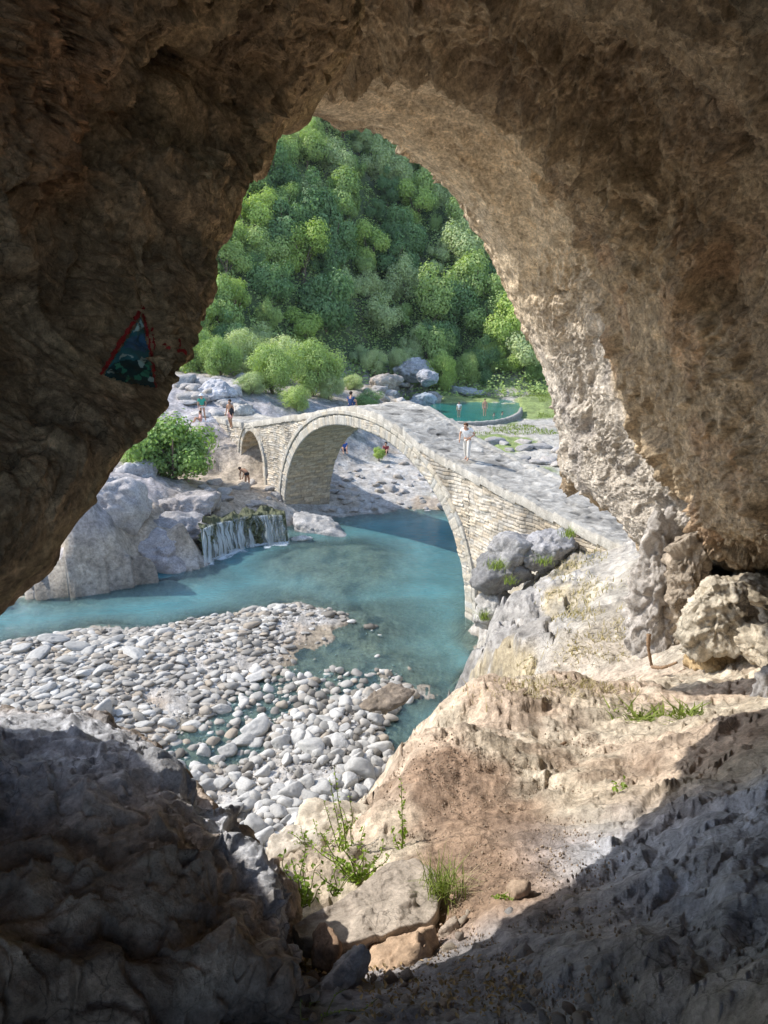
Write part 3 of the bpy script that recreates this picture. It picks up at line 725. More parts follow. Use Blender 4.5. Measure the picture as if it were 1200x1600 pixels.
    C = np.zeros(P.shape)+np.array((.38, .355, .31)); C *= (1+.5*f1+.3*f2+.25*fbm(np.stack([S*1.1, T*1.1, S*0], -1), 4, 76))[..., None]; C = lerpc(C, (1-sstep(.26, .32, edge))*.5, (.45, .42, .36))
    C = lerpc(C, sstep(.25, .6, fbm(P*.6, 3, 75))*.35, (.36, .31, .23))
    add('deck', P, grid_faces(len(sd), 90), C)
    return root
bridge = build_bridge()
# ------------------------------------------------------------------ foreground rocks
BOUL = rock_mat("boulder_rock", None, dark=.5, light=1.5, s=1.8, bmp=.9, bd=.010)
ROCKG = rock_mat("grey_rock", None, dark=.6, light=1.35, s=.8, bmp=.7, bd=.02)
ROCKS = rock_mat("warm_stone", None, dark=.7, light=1.3, s=2.5, bmp=.5, bd=.006)
bx = [-350, -100, 0, 110, 200, 255, 300, 350, 405, 440, 458, 470]
Sx = [(-350,1130,3.0),(-100,1122,2.9),(0,1124,2.8),(110,1134,2.75),(190,1158,2.7),(240,1190,2.62),(286,1250,2.5),(336,1314,2.35),(392,1354,2.2),(428,1406,2.1),(446,1480,2.0),(452,1545,1.95)]
Rx = [(-350,1300,1.8),(-100,1330,1.75),(0,1340,1.78),(90,1312,1.85),(165,1292,1.92),(235,1268,2.02),(285,1298,2.02),(330,1352,1.98),(385,1385,1.95),(425,1440,1.88),(448,1505,1.84),(456,1560,1.8)]
Mx = [(-350,1460,1.48),(-100,1470,1.46),(0,1450,1.52),(80,1425,1.6),(160,1405,1.66),(235,1400,1.70),(292,1425,1.72),(340,1468,1.70),(385,1495,1.68),(415,1525,1.68),(436,1555,1.68),(445,1580,1.68)]
Bx = [(-350,1640,1.34),(-100,1640,1.32),(0,1630,1.36),(80,1610,1.42),(160,1600,1.46),(235,1590,1.50),(290,1585,1.54),(335,1585,1.57),(370,1588,1.60),(395,1590,1.62),(420,1595,1.63),(430,1600,1.64)]
rows = []
for S_, R_, M_, B_ in zip(Sx, Rx, Mx, Bx):
    s3, r3, m3, b3 = Pw(*S_), Pw(*R_), Pw(*M_), Pw(*B_)
    mid = (s3+r3)/2+np.array([0, 0, .05])
    rows.append([s3+np.array([-.3, .5, -3.2]), s3+np.array([-.1, .30, -.9]), s3+np.array([0, .10, -.14]), s3, mid, r3, m3, b3, b3+np.array([0, -.15, -.5])])
def col_b(G, P, h, mod):
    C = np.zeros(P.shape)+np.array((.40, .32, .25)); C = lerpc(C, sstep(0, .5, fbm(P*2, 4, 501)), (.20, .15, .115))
    top = np.clip(1-np.abs(np.linspace(0, 8, P.shape[1])-3.9)/1.5, 0, 1)[None]+np.zeros(P.shape[:2]); C = lerpc(C, sstep(0, .8, top)*.9, (.54, .56, .60)); return C  # bluish sky light painted onto the boulder's top
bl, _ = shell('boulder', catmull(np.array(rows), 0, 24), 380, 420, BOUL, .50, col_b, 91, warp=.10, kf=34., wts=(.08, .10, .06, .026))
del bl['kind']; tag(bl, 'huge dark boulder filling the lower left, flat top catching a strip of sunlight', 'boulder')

def slab(name, poly3, thick, seed, mat, col, label, cat='stone slab', drop=(0, 0, -1), amp=1.0, group=None):
    """flat stone: outline given as a closed ring of world points (top edge), thickness downwards"""
    Q = np.array(poly3, float); c = Q.mean(0); n = 150
    Qc = np.concatenate([Q, Q[:1]], 0); seg = np.concatenate([[0], np.cumsum(np.linalg.norm(np.diff(Qc, axis=0), axis=1))])
    t = np.linspace(0, seg[-1], n, endpoint=False); R = np.stack([np.interp(t, seg, Qc[:, i]) for i in range(3)], -1)
    k = np.array([.25, .5, .25]); 
    for _ in range(2): R = np.roll(R, 1, 0)*.2+R*.6+np.roll(R, -1, 0)*.2
    d = np.array(drop, float); rings = []
    for f in np.linspace(0.02, .97, 40): rings.append(c+(R-c)*f)
    for f in np.linspace(0, 1, 14): rings.append(c+(R-c)*(1+.03*math.sin(f*math.pi)-.05*f)+d*thick*f+d*.004)
    for f in np.linspace(.93, .02, 16): rings.append(c+(R-c)*f+d*thick*(1+.0*f))
    G = np.array(rings); P = G.copy()
    nv = grid_normals(G)
    P += .45*amp*thick*(_facet(G.reshape(-1, 3)*9+seed, seed, 1.3).reshape(G.shape[:2]))[..., None]*np.array([.5, .5, .6])
    P += amp*thick*.18*(_facet(G.reshape(-1, 3)*28+seed, seed+1, 1.3).reshape(G.shape[:2]))[..., None]*np.array([.5, .4, .6])+amp*.004*fbm(G*30, 4, seed)[..., None]
    V = P.reshape(-1, 3); o0 = c-np.array([0, 0, 0]); m = len(rings)
    F = [tuple(f) for f in grid_faces(n, m)]
    idx = lambda r, i: r*n+i
    F = [(idx(r, i), idx(r, (i+1) % n), idx(r+1, (i+1) % n), idx(r+1, i)) for r in range(m-1) for i in range(n)]
    F.append(tuple(range(n-1, -1, -1))); F.append(tuple(idx(m-1, i) for i in range(n)))
    C = np.zeros(V.shape)+np.array(col); C *= (1+.2*fbm(V*6, 3, seed))[:, None]
    me = mesh_from(name, V-o0, F, mat, True, C)
    o = obj(name, me, None, tuple(o0)); tag(o, label, cat, group); return o
slab('stone_slab', [Pw(*p) for p in ((452,1448,2.12),(478,1428,2.16),(530,1408,2.22),(570,1376,2.32),(606,1346,2.42),(650,1340,2.46),(680,1352,2.42),(690,1385,2.32),(686,1420,2.22),(672,1440,2.15),(610,1456,2.08),(560,1470,2.02),(500,1466,2.03),(465,1462,2.06))], .075, 5, ROCKS, (.50, .43, .36), 'large flat grey-tan slab propped like a bench across smaller rocks', amp=.35)
_shade_rock = slab('added_shade_rock', [Pw(*p, 2.42) for p in ((-78,905),(-300,690),(-700,300),(-1300,-60),(-1700,500),(-1700,1300),(-80,1300))], .64, 9, BOUL, (.30,.24,.18), None, None, drop=tuple(-FWD+.57*RGT), amp=.1); tag(_shade_rock, kind='structure')  # added rock out of view, shaped to shade the boulder and slab tip
def near_rock(px, py, w, sx, sy, sz, **k):
    p = Pw(px, py, w); return rock(k.pop('name', 'rock'), tuple(p), (sx, sy, sz), **k)
WARM = (.50, .36, .25); BLU = (.36, .34, .33)
near_rock(632,1500,2.00,.105,.085,.065, rz=.2, seed=41, mat=ROCKS, col=WARM, n=5, low=.6, p=24, label='angular sunlit orange-brown block supporting the right end of the flat slab', cat='rock')
near_rock(532,1535,1.88,.050,.05,.10, rz=.5, seed=42, mat=ROCKS, col=BLU, n=5, low=.6, p=24, tilt=(.2,.35), label='narrow upright grey stone standing under the left end of the flat slab', cat='rock')
near_rock(505,1500,2.00,.045,.05,.085, rz=.1, seed=43, mat=ROCKS, col=(.28,.19,.13), n=5, low=.6, p=24, label='dark brown stone wedged under the shaded tip of the flat slab', cat='rock')
near_rock(412,1542,1.72,.048,.05,.05, rz=.3, seed=44, mat=ROCKS, col=(.36,.27,.20), n=5, low=.6, p=24, label='blocky brown rock at the foot of the huge dark boulder', cat='rock')
near_rock(462,1560,1.74,.05,.05,.035, rz=1.3, seed=45, mat=ROCKS, col=(.25,.18,.13), n=4, low=.6, p=24, label='low dark stone between the huge boulder and the narrow upright stone', cat='rock')
near_rock(706,1462,2.12,.05,.05,.045, rz=.8, seed=46, mat=ROCKS, col=(.46,.38,.31), n=5, low=.6, p=24, label='greyish block tucked beside the right end of the flat slab', cat='rock')
near_rock(752,1462,2.08,.05,.04,.03, rz=.1, seed=47, mat=ROCKS, col=(.48,.36,.27), n=4, low=.6, p=24, label='low tilted tan stone right of the flat slab on the path', cat='rock')
near_rock(712,1502,1.98,.035,.03,.025, rz=.4, seed=48, mat=ROCKS, col=(.58,.48,.38), n=4, label='small pale stone in front of the orange-brown block', cat='rock')
near_rock(812,1395,2.15,.045,.04,.045, rz=.4, seed=49, mat=ROCKS, col=(.40,.30,.22), n=4, low=.6, p=24, label='brown square-edged stone half sunk in the reddish dirt path', cat='rock')
near_rock(520,1310,3.25,.20,.2,.12, rz=.5, seed=50, mat=ROCKS, col=(.60,.53,.43), n=5, label='pale cream rock below the tall weeds at the river drop', cat='rock')
near_rock(455,1345,3.05,.13,.14,.10, rz=1.2, seed=51, mat=ROCKS, col=(.58,.52,.44), n=5, label='cream rock beside the right flank of the huge dark boulder', cat='rock')
# rubble on the cave floor
g = np.random.default_rng(12)
base_me = []
for k in range(5):
    P, F = rock_verts(600+k, 3, 10, 20, .06, .55); base_me.append(mesh_from('loose_stone', P, F, ROCKS, True, np.zeros(P.shape)+np.array([(.42,.36,.31),(.50,.40,.31),(.30,.24,.20),(.40,.38,.37),(.55,.47,.38)][k])))
k = 0
tries = 0
while k < 90 and tries < 2000:
    tries += 1
    px = g.uniform(440, 960); py = g.uniform(1480, 1598) if g.random() < .8 else g.uniform(1400, 1500)
    if py < 1500 and px < 700: continue
    p = ground_hit(px, py, .8, 6)
    if p is None: continue
    sh = py > 1515; s_ = g.uniform(.006, .013)*(1.8 if g.random() < .12 else 1)
    o = obj('loose_stone', base_me[g.integers(5)]); o.location = (p[0], p[1], p[2]+s_*.25); o.scale = (s_*g.uniform(.8, 1.6), s_*g.uniform(.8, 1.4), s_*g.uniform(.5, .9)); o.rotation_euler = (g.uniform(-.3, .3), g.uniform(-.3, .3), g.uniform(0, 6.3))
    tag(o, 'small loose stone among the rubble on the shaded cave floor' if sh else 'small loose stone on the sunlit dirt near the flat slab', 'stone', 'small stones on the shaded cave floor' if sh else 'small stones on the sunlit dirt')
    k += 1

# ------------------------------------------------------------------ sunlit pillars at the foot of the right wall
PIL = rock_mat("pillar_rock", None, dark=.55, light=1.3, s=1.2, bmp=.9, bd=.02)
near_rock(1030,945,8.5,.36,.42,1.0, seed=61, mat=PIL, col=(.50,.46,.42), n=6, rough=.11, low=.65, label='tall pale grey rock column where the right cave wall meets the ground', cat='rock')
near_rock(1068,925,8.1,.20,.25,.85, seed=62, mat=PIL, col=(.50,.42,.33), n=6, rough=.12, low=.65, label='thin tan rock rib between the grey column and the stumpy lit pillar', cat='rock')
near_rock(1128,952,6.7,.34,.32,.42, seed=63, mat=PIL, col=(.60,.53,.42), n=6, rough=.11, low=.6, label='stumpy flat-topped sunlit rock pillar under the dark overhang', cat='rock')
near_rock(1105,1022,7.0,.20,.3,.32, seed=64, mat=PIL, col=(.52,.38,.21), n=5, rough=.1, low=.6, label='ochre rock base in the hollow beneath the stumpy pillar', cat='rock')
near_rock(1190,1000,6.4,.20,.25,.20, seed=65, mat=PIL, col=(.62,.54,.42), n=5, rough=.1, label='rounded cream rock at the right edge beside the stumpy pillar', cat='rock')
near_rock(1180,925,7.4,.30,.3,.14, seed=66, mat=PIL, col=(.58,.50,.38), n=5, rough=.1, label='low lit rock shelf inside the dark recess at right', cat='rock')
near_rock(1205,1090,4.6,.10,.14,.17, seed=67, mat=PIL, col=(.42,.40,.39), n=5, rough=.1, label='dark grey rock poking in at the right edge above the shadow line', cat='rock')

# dark crags under the right bridge end
for i, (px, py, w, sx, sy, sz, c, lb) in enumerate([(785,893,27.3,.85,.9,.8,(.20,.195,.19),'big dark grey crag under the right end of the bridge, nearest the water'),
        (800,858,27.5,1.0,.9,.55,(.30,.29,.28),'dark grey crag wedged under the bridge masonry above the big crag'),
        (862,850,27.0,.85,.9,.5,(.34,.33,.33),'pale grey crag at the top of the outcrop beside the end of the bridge'),
        (835,872,27.0,.7,.7,.5,(.22,.21,.20),'small blackish crag between the two larger crags by the bridge'),
        (770,958,27.5,.7,.7,.8,(.40,.38,.35),'grey rock at the water line against the right bridge pier')]):
    near_rock(px, py, w, sx, sy, sz, seed=70+i, mat=ROCKG, col=c, n=5, rough=.075, rz=.7*i, label=lb, cat='rock')
# rock plinth under the left pier
q = Pz(505, 828, .0)
rock('rock', (q[0]-.3, q[1]+.3, -.05), (2.0, 1.3, .75), rz=-.5, seed=81, mat=ROCKG, col=(.42,.41,.40), n=5, label='low grey rock plinth at the water line under the left bridge pier', cat='rock')
q = Pz(590, 800, .1)
# left outcrop
for i, (px, py, w, sx, sy, sz, rz, c, lb) in enumerate([
        (226,858,40,3.1,1.9,1.25,-.12,(.46,.43,.42),'long rounded pale rock shelf left of the waterfall, just above the water'),
        (250,830,41.5,2.6,1.7,.9,.2,(.37,.35,.34),'layered grey outcrop top beside the waterfall'),
        (275,793,43,2.6,1.6,.8,-.05,(.36,.33,.31),'broad grey conglomerate ledge under the leafy fig bush'),
        (120,890,37.5,2.3,1.8,1.7,-.5,(.50,.46,.44),'smooth pale boulder sloping into the turquoise water at far left'),
        (165,815,39.5,1.9,1.6,2.3,.4,(.48,.45,.43),'steep pale rock buttress between the cave edge and the layered outcrop'),
        (60,905,37,1.7,1.4,1.0,.1,(.46,.43,.41),'low pale rock at the water beside the dark cave edge'),
        (215,745,45,1.3,1.2,.8,.6,(.46,.44,.43),'small grey rock knob at the left foot of the fig bush'),
        (340,612,61,1.7,1.2,.95,-.3,(.50,.49,.50),'large pale boulder on the far shore above the walkers'),
        (372,642,57,.9,.8,.5,.3,(.50,.46,.40),'small cream rock beside the bushes near the left bridge end'),
        (305,660,56,2.8,1.2,.45,.1,(.38,.38,.40),'flat bluish rock ledge by the left end of the bridge'),
        (640,578,95,2.4,1.8,1.3,.2,(.42,.41,.42),'grey boulder on the far bank at the foot of the wood'),
        (670,590,90,1.6,1.2,.8,.9,(.40,.40,.42),'grey rock on the far bank left of the pool'),
        (661,628,84,1.5,1.0,.8,.1,(.38,.42,.45),'bluish rock at the left corner of the green pool'),
        (722,612,96,2.8,.9,.7,-.5,(.40,.42,.42),'slanting grey rock rising from the back of the pool'),
        (600,598,84,1.9,1.5,.8,.3,(.40,.35,.30),'brown-grey rock on the dry far bank behind the bridge crown'),
        (608,1092,23.3,.85,.55,.28,.5,(.20,.16,.12),'dark brown wet rock ledge jutting into the river by the lower gravel')]):
    near_rock(px, py, w, sx, sy, sz, seed=101+i, mat=ROCKG, col=c, n=5, rough=.075, rz=rz, p=12, label=lb, cat='rock')
g = np.random.default_rng(44)
shore_me = []
for k in range(4):
    P, F = rock_verts(640+k, 3, 10, 18, .07, .6); shore_me.append(mesh_from('shore_rock', P, F, ROCKG, True, np.zeros(P.shape)+np.array([(.46,.42,.38),(.40,.36,.31),(.50,.47,.44),(.36,.34,.32)][k])))
rock('rock', tuple(Pz(470, 842, .05)), (.55, .3, .22), rz=.2, seed=88, mat=ROCKG, col=(.62,.61,.58), n=4, label='small whitish rock at the water line right of the waterfall', cat='rock')
for rng_, num, grp, lb, smin, smax in (((300,450,752,795),34,'rocks on the terrace by the waterfall','small tan rock on the earthy terrace above the waterfall',.15,.5),
        ((560,700,596,628),26,'rocks on the dry far bank','small rock on the dry far bank beyond the bridge crown',.4,.9),
        ((290,390,590,660),26,'rocks on the upper left shore','grey rock on the stony shore past the left bridge end',.4,1.0),
        ((700,900,690,790),60,'rocks beside the rapids behind the bridge','pale rock beside the rapids behind the bridge ramp',.25,.8),
        ((510,700,725,800),60,'stones on the gravel under the arch','pale stone on the gravel seen through the large arch',.12,.38)):
    for k in range(num):
        p = ground_hit(g.uniform(rng_[0], rng_[1]), g.uniform(rng_[2], rng_[3]), 30, 160)
        if p is None: continue
        s_ = g.uniform(smin, smax); o = obj('shore_rock', shore_me[g.integers(4)]); o.location = (p[0], p[1], p[2]+s_*.15)
        o.scale = (s_*g.uniform(.8, 1.5), s_, s_*g.uniform(.4, .8)); o.rotation_euler = (0, 0, g.uniform(0, 6.3)); tag(o, lb, 'rock', grp)

# ------------------------------------------------------------------ river stones
PEB, nt, b = new_mat("river_stone")
oi = nt.nodes.new('ShaderNodeObjectInfo'); gn = nt.nodes.new('ShaderNodeNewGeometry')
cc = ramp(nt, gn.outputs['Random Per Island'], [(0, (.13, .115, .095)), (.22, (.25, .235, .21)), (.5, (.36, .345, .315)), (.7, (.30, .25, .19)), (.85, (.40, .385, .355)), (1, (.50, .485, .45))]); cc = mixc(nt, 1.0, cc, ramp(nt, oi.outputs['Random'], [(0, .72), (1, 1.12)]), 'MULTIPLY')
cc = mixc(nt, 1.0, cc, ramp(nt, noise_n(nt, coords(nt), 5, 5, .6), [(.3, .85), (.7, 1.12)]), 'MULTIPLY')
nt.links.new(cc, b.inputs['Base Color']); b.inputs['Roughness'].default_value = .75; b.inputs['Specular IOR Level'].default_value = .3
bump(nt, b, noise_n(nt, coords(nt), 14, 4, .6), .35, .03)
pv = []
for k in range(8):
    P, F = rock_verts(700+k, 4, 10, 9, .05, .62); pv.append(mesh_from('river_stone', P, F, PEB, True))
def in_poly_px(x, y, P_): return sdist(x, y, P_)
g = np.random.default_rng(99)
cand = []
def scatter(poly_, n, smin, smax, zone, pw=2.2):
    lo, hi = poly_.min(0), poly_.max(0); lo = np.maximum(lo, [-19, 14]); hi = np.minimum(hi, [6, 36])
    x = g.uniform(lo[0], hi[0], n); y = g.uniform(lo[1], hi[1], n)
    d = sdist(x, y, poly_); dens = sstep(-.3, .35, fbm(np.stack([x*.45, y*.45, x*0], -1), 3, 640)+.35)
    k = (d > .05) & (g.random(n) < .2+.8*dens); wq = y*cP+(CAM_Z)*sP; pxq = 600+FPX*x/wq; pyq = 800-FPX*(y*sP-CAM_Z*cP)/wq; k &= (g.random(n) > .88*sstep(400, 470, pxq)*(pyq < 1045)); k &= g.random(n) > .9*((((pxq-262)/42)**2+((pyq-1100)/18)**2 < 1) | (((pxq-395)/45)**2+((pyq-1040)/12)**2 < 1) | (((pxq-470)/60)**2+((pyq-1222)/20)**2 < 1)); x, y = x[k], y[k]
    s = smin+(smax-smin)*g.random(len(x))**pw
    for a, b_, c_ in zip(x, y, s): cand.append((a, b_, c_, zone))
scatter(BAR, 90000, .022, .21, 0, 9.0); scatter(BAR, 130, .24, .36, 0, 2); scatter(LOW, 22000, .022, .24, 1, 6); scatter(LOW, 50, .26, .33, 1); scatter(SHAL, 3800, .05, .24, 2, 4.0)
cand = np.array(cand)
# the distinct big stones the photo shows
big = [(158,1128,.40),(400,1140,.42),(383,1155,.3),(490,1178,.42),(585,1125,.30),(590,1170,.36),(360,1282,.36),(398,1310,.34),(325,1232,.34),(505,1250,.36),(455,1255,.34),(565,1215,.38),(540,1105,.32),(330,1225,.3),(300,1220,.26),(385,1240,.28),(412,1215,.26),(380,1235,.26),(440,1165,.30),(355,1170,.32),(320,1172,.26),(275,1192,.25),(262,1130,.26),(90,1003,.5),(75,1010,.5),(130,1020,.42),(60,1035,.4),(210,1035,.4),(170,1010,.35),(480,1052,.28),(478,1065,.24),(512,1048,.22),(372,1060,.25),(345,1105,.3),(640,985,.0)]
bg = np.array([[*Pz(x, y, .12)[:2], s, 1 if y > 1095 else 0] for x, y, s in big if s > 0])
# thin out overlaps, largest first
allc = np.concatenate([bg, cand[np.argsort(-cand[:, 2])]]); cell = {}; kept = []
for i, (x, y, s, zn) in enumerate(allc):
    key = (int(math.floor(x/.8)), int(math.floor(y/.8))); ok = True
    for dx in (-1, 0, 1):
        for dy in (-1, 0, 1):
            for (X_, Y_, S_) in cell.get((key[0]+dx, key[1]+dy), ()):
                if (X_-x)**2+(Y_-y)**2 < (.52*(S_+s))**2: ok = False; break
            if not ok: break
        if not ok: break
    if ok: cell.setdefault(key, []).append((x, y, s)); kept.append((x, y, s, zn))
kept = np.array(kept); hz = H(kept[:, 0], kept[:, 1])
show = kept[:, 2]/kept[:, 1]; order = np.argsort(-show)
labs = ['pale flat river stone lying on the main gravel bar', 'rounded pale river boulder on the lower gravel nearest the cave', 'pale river stone standing in the shallow channel between the gravels']
grps = ['river stones on the main gravel bar', 'rounded stones on the lower gravel', 'stones in the shallow channel']
sv, sf, off = [], [], 0
lowV = [rock_verts(750+k, 2, 9, 10, .04, .6) for k in range(6)]
for rank, i in enumerate(order):
    x, y, s, zn = kept[i]; zn = int(zn); flat = g.uniform(.32, .6) if zn == 0 else g.uniform(.55, .9)
    el = g.uniform(1.1, 1.9) if zn == 0 else g.uniform(.95, 1.5); rz = g.normal(.15, .6); sc = np.array([s*el*.85, s*.85, s*flat]); tl = g.normal(0, .16, 2)
    z = hz[i]+s*flat*.42
    if rank < 300:
        o = obj('river_stone', pv[int(g.integers(8))]); o.location = (x, y, z); o.scale = sc; o.rotation_euler = (tl[0]-.1, tl[1], rz)
        w_q = y*cP+(CAM_Z-z)*sP; pq = 600+FPX*x/w_q; yq = 800-FPX*(y*sP-(CAM_Z-z)*cP)/w_q
        col_ = 'far left' if pq < 110 else 'left' if pq < 230 else 'middle' if pq < 350 else 'right' if pq < 480 else 'far right'; row_ = "water's edge" if yq < 1035 else 'middle' if yq < 1095 else 'near side' if yq < 1180 else 'nearest end'
        szw = 'largest-sized' if s > .3 else 'big' if s > .24 else 'medium' if s > .19 else 'smaller'; long_ = 'elongated' if el > (1.5 if zn == 0 else 1.25) else 'rounded'
        tag(o, f"{szw} {long_} pale stone, {col_} of the {('main gravel bar','lower gravel','shallow channel')[zn]}, {row_}", 'stone', f"{szw} {long_} stones {col_}, {row_}, {('main bar','lower gravel','channel')[zn]}")
    else:
        P, F = lowV[int(g.integers(6))]; Pq = P*sc; ca, sa = math.cos(rz), math.sin(rz)
        Pq = np.stack([Pq[:, 0]*ca-Pq[:, 1]*sa, Pq[:, 0]*sa+Pq[:, 1]*ca, Pq[:, 2]+Pq[:, 0]*tl[0]], -1)+np.array([x, y, z])
        sv.append(Pq); sf.append(F+off); off += len(P)
o = obj('river_gravel', mesh_from('river_gravel', np.concatenate(sv), np.concatenate(sf), PEB, True)); tag(o, 'countless small pale stones covering the gravel bars of the river', 'gravel', None, 'stuff')
print('river stones', len(kept))

# grit on the dirt
g = np.random.default_rng(77); pts = []
for _ in range(3600):
    px, py = (g.uniform(600, 930), g.uniform(1150, 1595)); w_ = {0: 1}.get(1, 1); pts.append((px, py))
hw = [ground_hit(a, b_, .9, 7) for a, b_ in pts[::4]]; hw = np.array([h_ for h_ in hw if h_ is not None])
q = np.repeat(hw, 5, 0)+g.normal(size=(len(hw)*5, 3))*np.array([.06, .06, 0]); q[:, 2] = H(q[:, 0], q[:, 1])
V1, F1 = rock_verts(811, 1, 8, 10, .03, .6, False); sc_ = g.uniform(.0008, .0042, len(q))*(.5+.25*np.hypot(q[:, 0], q[:, 1]))
V = (V1[None]*sc_[:, None, None]*g.uniform(.6, 1.4, (len(q), 1, 3))+q[:, None]+np.array([0, 0, .004])).reshape(-1, 3); F = (F1[None]+np.arange(len(q))[:, None, None]*len(V1)).reshape(-1, 3)
tag(obj('grit', mesh_from('grit', V, F, ROCKS, True, np.repeat(g.uniform(.6, 1.3, (len(q), 1))*np.array((.48, .38, .29)), len(V1), 0))), 'fine grit and chips of stone strewn over the dirt', 'grit', None, 'stuff')
# ------------------------------------------------------------------ trees
LEAF = leaf_mat("leaves_green", (.30, .40, .15), (.44, .52, .20), .28, .22)
LEAF_O = leaf_mat("leaves_olive", (.41, .48, .25), (.53, .58, .31), .25, .2)
LEAF_B = leaf_mat("leaves_bright", (.36, .46, .13), (.44, .53, .17), .3, .22)
LEAF_D = leaf_mat("leaves_dark", (.18, .28, .13), (.23, .34, .15), .3, .2)
BARK = plain_mat("bark", (.16, .12, .09), .9, .2, .4, 12)
def leaf_quads(C, Nn, L, wd, g):
    """diamond leaves: centres C, facing Nn, length L"""
    n = len(C); r = g.normal(size=(n, 3)); t = np.cross(Nn, r); t /= np.linalg.norm(t, axis=1, keepdims=True)+1e-9
    b_ = np.cross(Nn, t); L = np.broadcast_to(L, (n,))[:, None]; bend = Nn*L*.15
    V = np.stack([C-t*L*.5, C+b_*L*wd*.5+bend, C+t*L*.5, C-b_*L*wd*.5+bend], 1).reshape(-1, 3)
    return V, np.arange(n*4).reshape(-1, 4)
def crown_mesh(name, seed, n, leaf, mat, lobes=18, tall=1.0, loose=.25, lr=(.26, .46)):
    g = np.random.default_rng(seed)
    D = g.normal(size=(lobes, 3)); D /= np.linalg.norm(D, axis=1, keepdims=True); D[:, 2] = D[:, 2]*.9+.1
    Cn = D*g.uniform(.30, .88, (lobes, 1))*np.array([1, 1, tall]); Rl = g.uniform(lr[0], lr[1], lobes)
    k = g.choice(lobes, n, p=Rl**2/np.sum(Rl**2)); d = g.normal(size=(n, 3)); d /= np.linalg.norm(d, axis=1, keepdims=True)
    rr = Rl[k]*(1-loose*g.random(n)**1.5+.12*g.normal(size=n))
    C = Cn[k]+d*rr[:, None]*(1+.25*vnoise(d*3+k[:, None], seed))[:, None]
    out = d*.95+C*.35+g.normal(size=(n, 3))*.28+np.array([0, 0, .25]); out /= np.linalg.norm(out, axis=1, keepdims=True)
    V, F = leaf_quads(C, out, leaf*g.uniform(.7, 1.3, n), .75, g)
    return mesh_from(name, V, F, mat, False)
def tube(pts, rad, k=7):
    pts = np.array(pts, float); n = len(pts); T = np.gradient(pts, axis=0); T /= np.linalg.norm(T, axis=1, keepdims=True)+1e-9
    a = np.cross(T, [0.13, 1, .21]); a /= np.linalg.norm(a, axis=1, keepdims=True)+1e-9; b_ = np.cross(T, a)
    th = np.linspace(0, 2*math.pi, k, endpoint=False); rad = np.broadcast_to(rad, (n,))
    V = (pts[:, None]+rad[:, None, None]*(np.cos(th)[None, :, None]*a[:, None]+np.sin(th)[None, :, None]*b_[:, None])).reshape(-1, 3)
    F = [(i*k+j, i*k+(j+1) % k, (i+1)*k+(j+1) % k, (i+1)*k+j) for i in range(n-1) for j in range(k)]
    return V, F
def join(parts):
    V, F, o = [], [], 0
    for v, f in parts: V.append(v); F += [tuple(int(i)+o for i in q) for q in f]; o += len(v)
    return np.concatenate(V), F
def trunk_mesh(seed):
    g = np.random.default_rng(seed); P = []
    P.append(tube([(0, 0, -1.3), (.03, .02, -.9), (-.02, .03, -.5), (.02, 0, 0)], [.085, .065, .055, .03]))
    for i in range(5):
        a = g.uniform(0, 6.28); P.append(tube([(0, 0, -.75+.1*i), (.2*math.cos(a), .2*math.sin(a), -.35+.08*i), (.5*math.cos(a), .5*math.sin(a), .1+.1*i)], [.04, .028, .01], 5))
    V, F = join(P); return mesh_from('trunk', V, F, BARK)
crowns = {}
for kind, mat in (('green', LEAF), ('olive', LEAF_O), ('bright', LEAF_B), ('dark', LEAF_D)):
    crowns[kind] = [crown_mesh('crown', 200+i*7+len(kind), 8500, .085, mat, (11, 16, 24)[i], (1.0, 1.3, .85)[i], .4, (.20, .46)) for i in range(3)]
trunks = [trunk_mesh(5), trunk_mesh(6)]
fine = {kd: crown_mesh('crown', 260+len(kd), 15000, .055, m_, 34, .95, .4, (.14, .38)) for kd, m_ in (('green', LEAF), ('olive', LEAF_O), ('bright', LEAF_B), ('dark', LEAF_D))}
def tree(x, y, r, kind, label, group, g, zs=1.0, finev=False, name='tree', cat='tree', zoff=.95, z=None):
    z = H1(x, y) if z is None else z
    e = empty(name, (x, y, z), g.uniform(0, 6.28)); tag(e, label, cat, group)
    me = fine[kind] if finev else crowns[kind][int(g.integers(3))]
    c = obj('crown', me, e); c.location = (0, 0, r*zoff*zs); c.scale = (r*g.uniform(.88, 1.12), r*g.uniform(.88, 1.12), r*zs)
    t = obj('trunk', trunks[int(g.integers(2))], e); t.location = (0, 0, r*zoff*zs); t.scale = (r, r, r*zs); return e
g = np.random.default_rng(31)
spots = []
sp = 4.05
OPEN = np.array([(470,180),(590,205),(690,280),(745,362),(790,450),(835,545),(860,620),(300,620),(290,580),(326,505),(338,385),(392,290),(428,212)], float)
for iy in range(0, 32):
    for ix in range(-18, 19):
        y = 76+iy*sp*.86+g.uniform(-1.3, 1.3); x = ix*sp+(iy % 2)*sp*.5+g.uniform(-1.3, 1.3)
        if y < hill_base(x)+.5: continue
        w = y*cP+4; px = 600+FPX*x/w
        if not (265 < px < 895): continue
        spots.append((x, y))
spots = np.array(spots); hz_ = H(spots[:, 0], spots[:, 1])
w_ = spots[:, 1]*cP+(CAM_Z-hz_)*sP; py_ = 800-FPX*(spots[:, 1]*sP-(CAM_Z-hz_)*cP)/w_
px_ = 600+FPX*spots[:, 0]/w_; kp = sdist(px_, py_-15, OPEN) > -34; spots = spots[kp]; hz_ = hz_[kp]; py_ = py_[kp]; px_ = px_[kp]
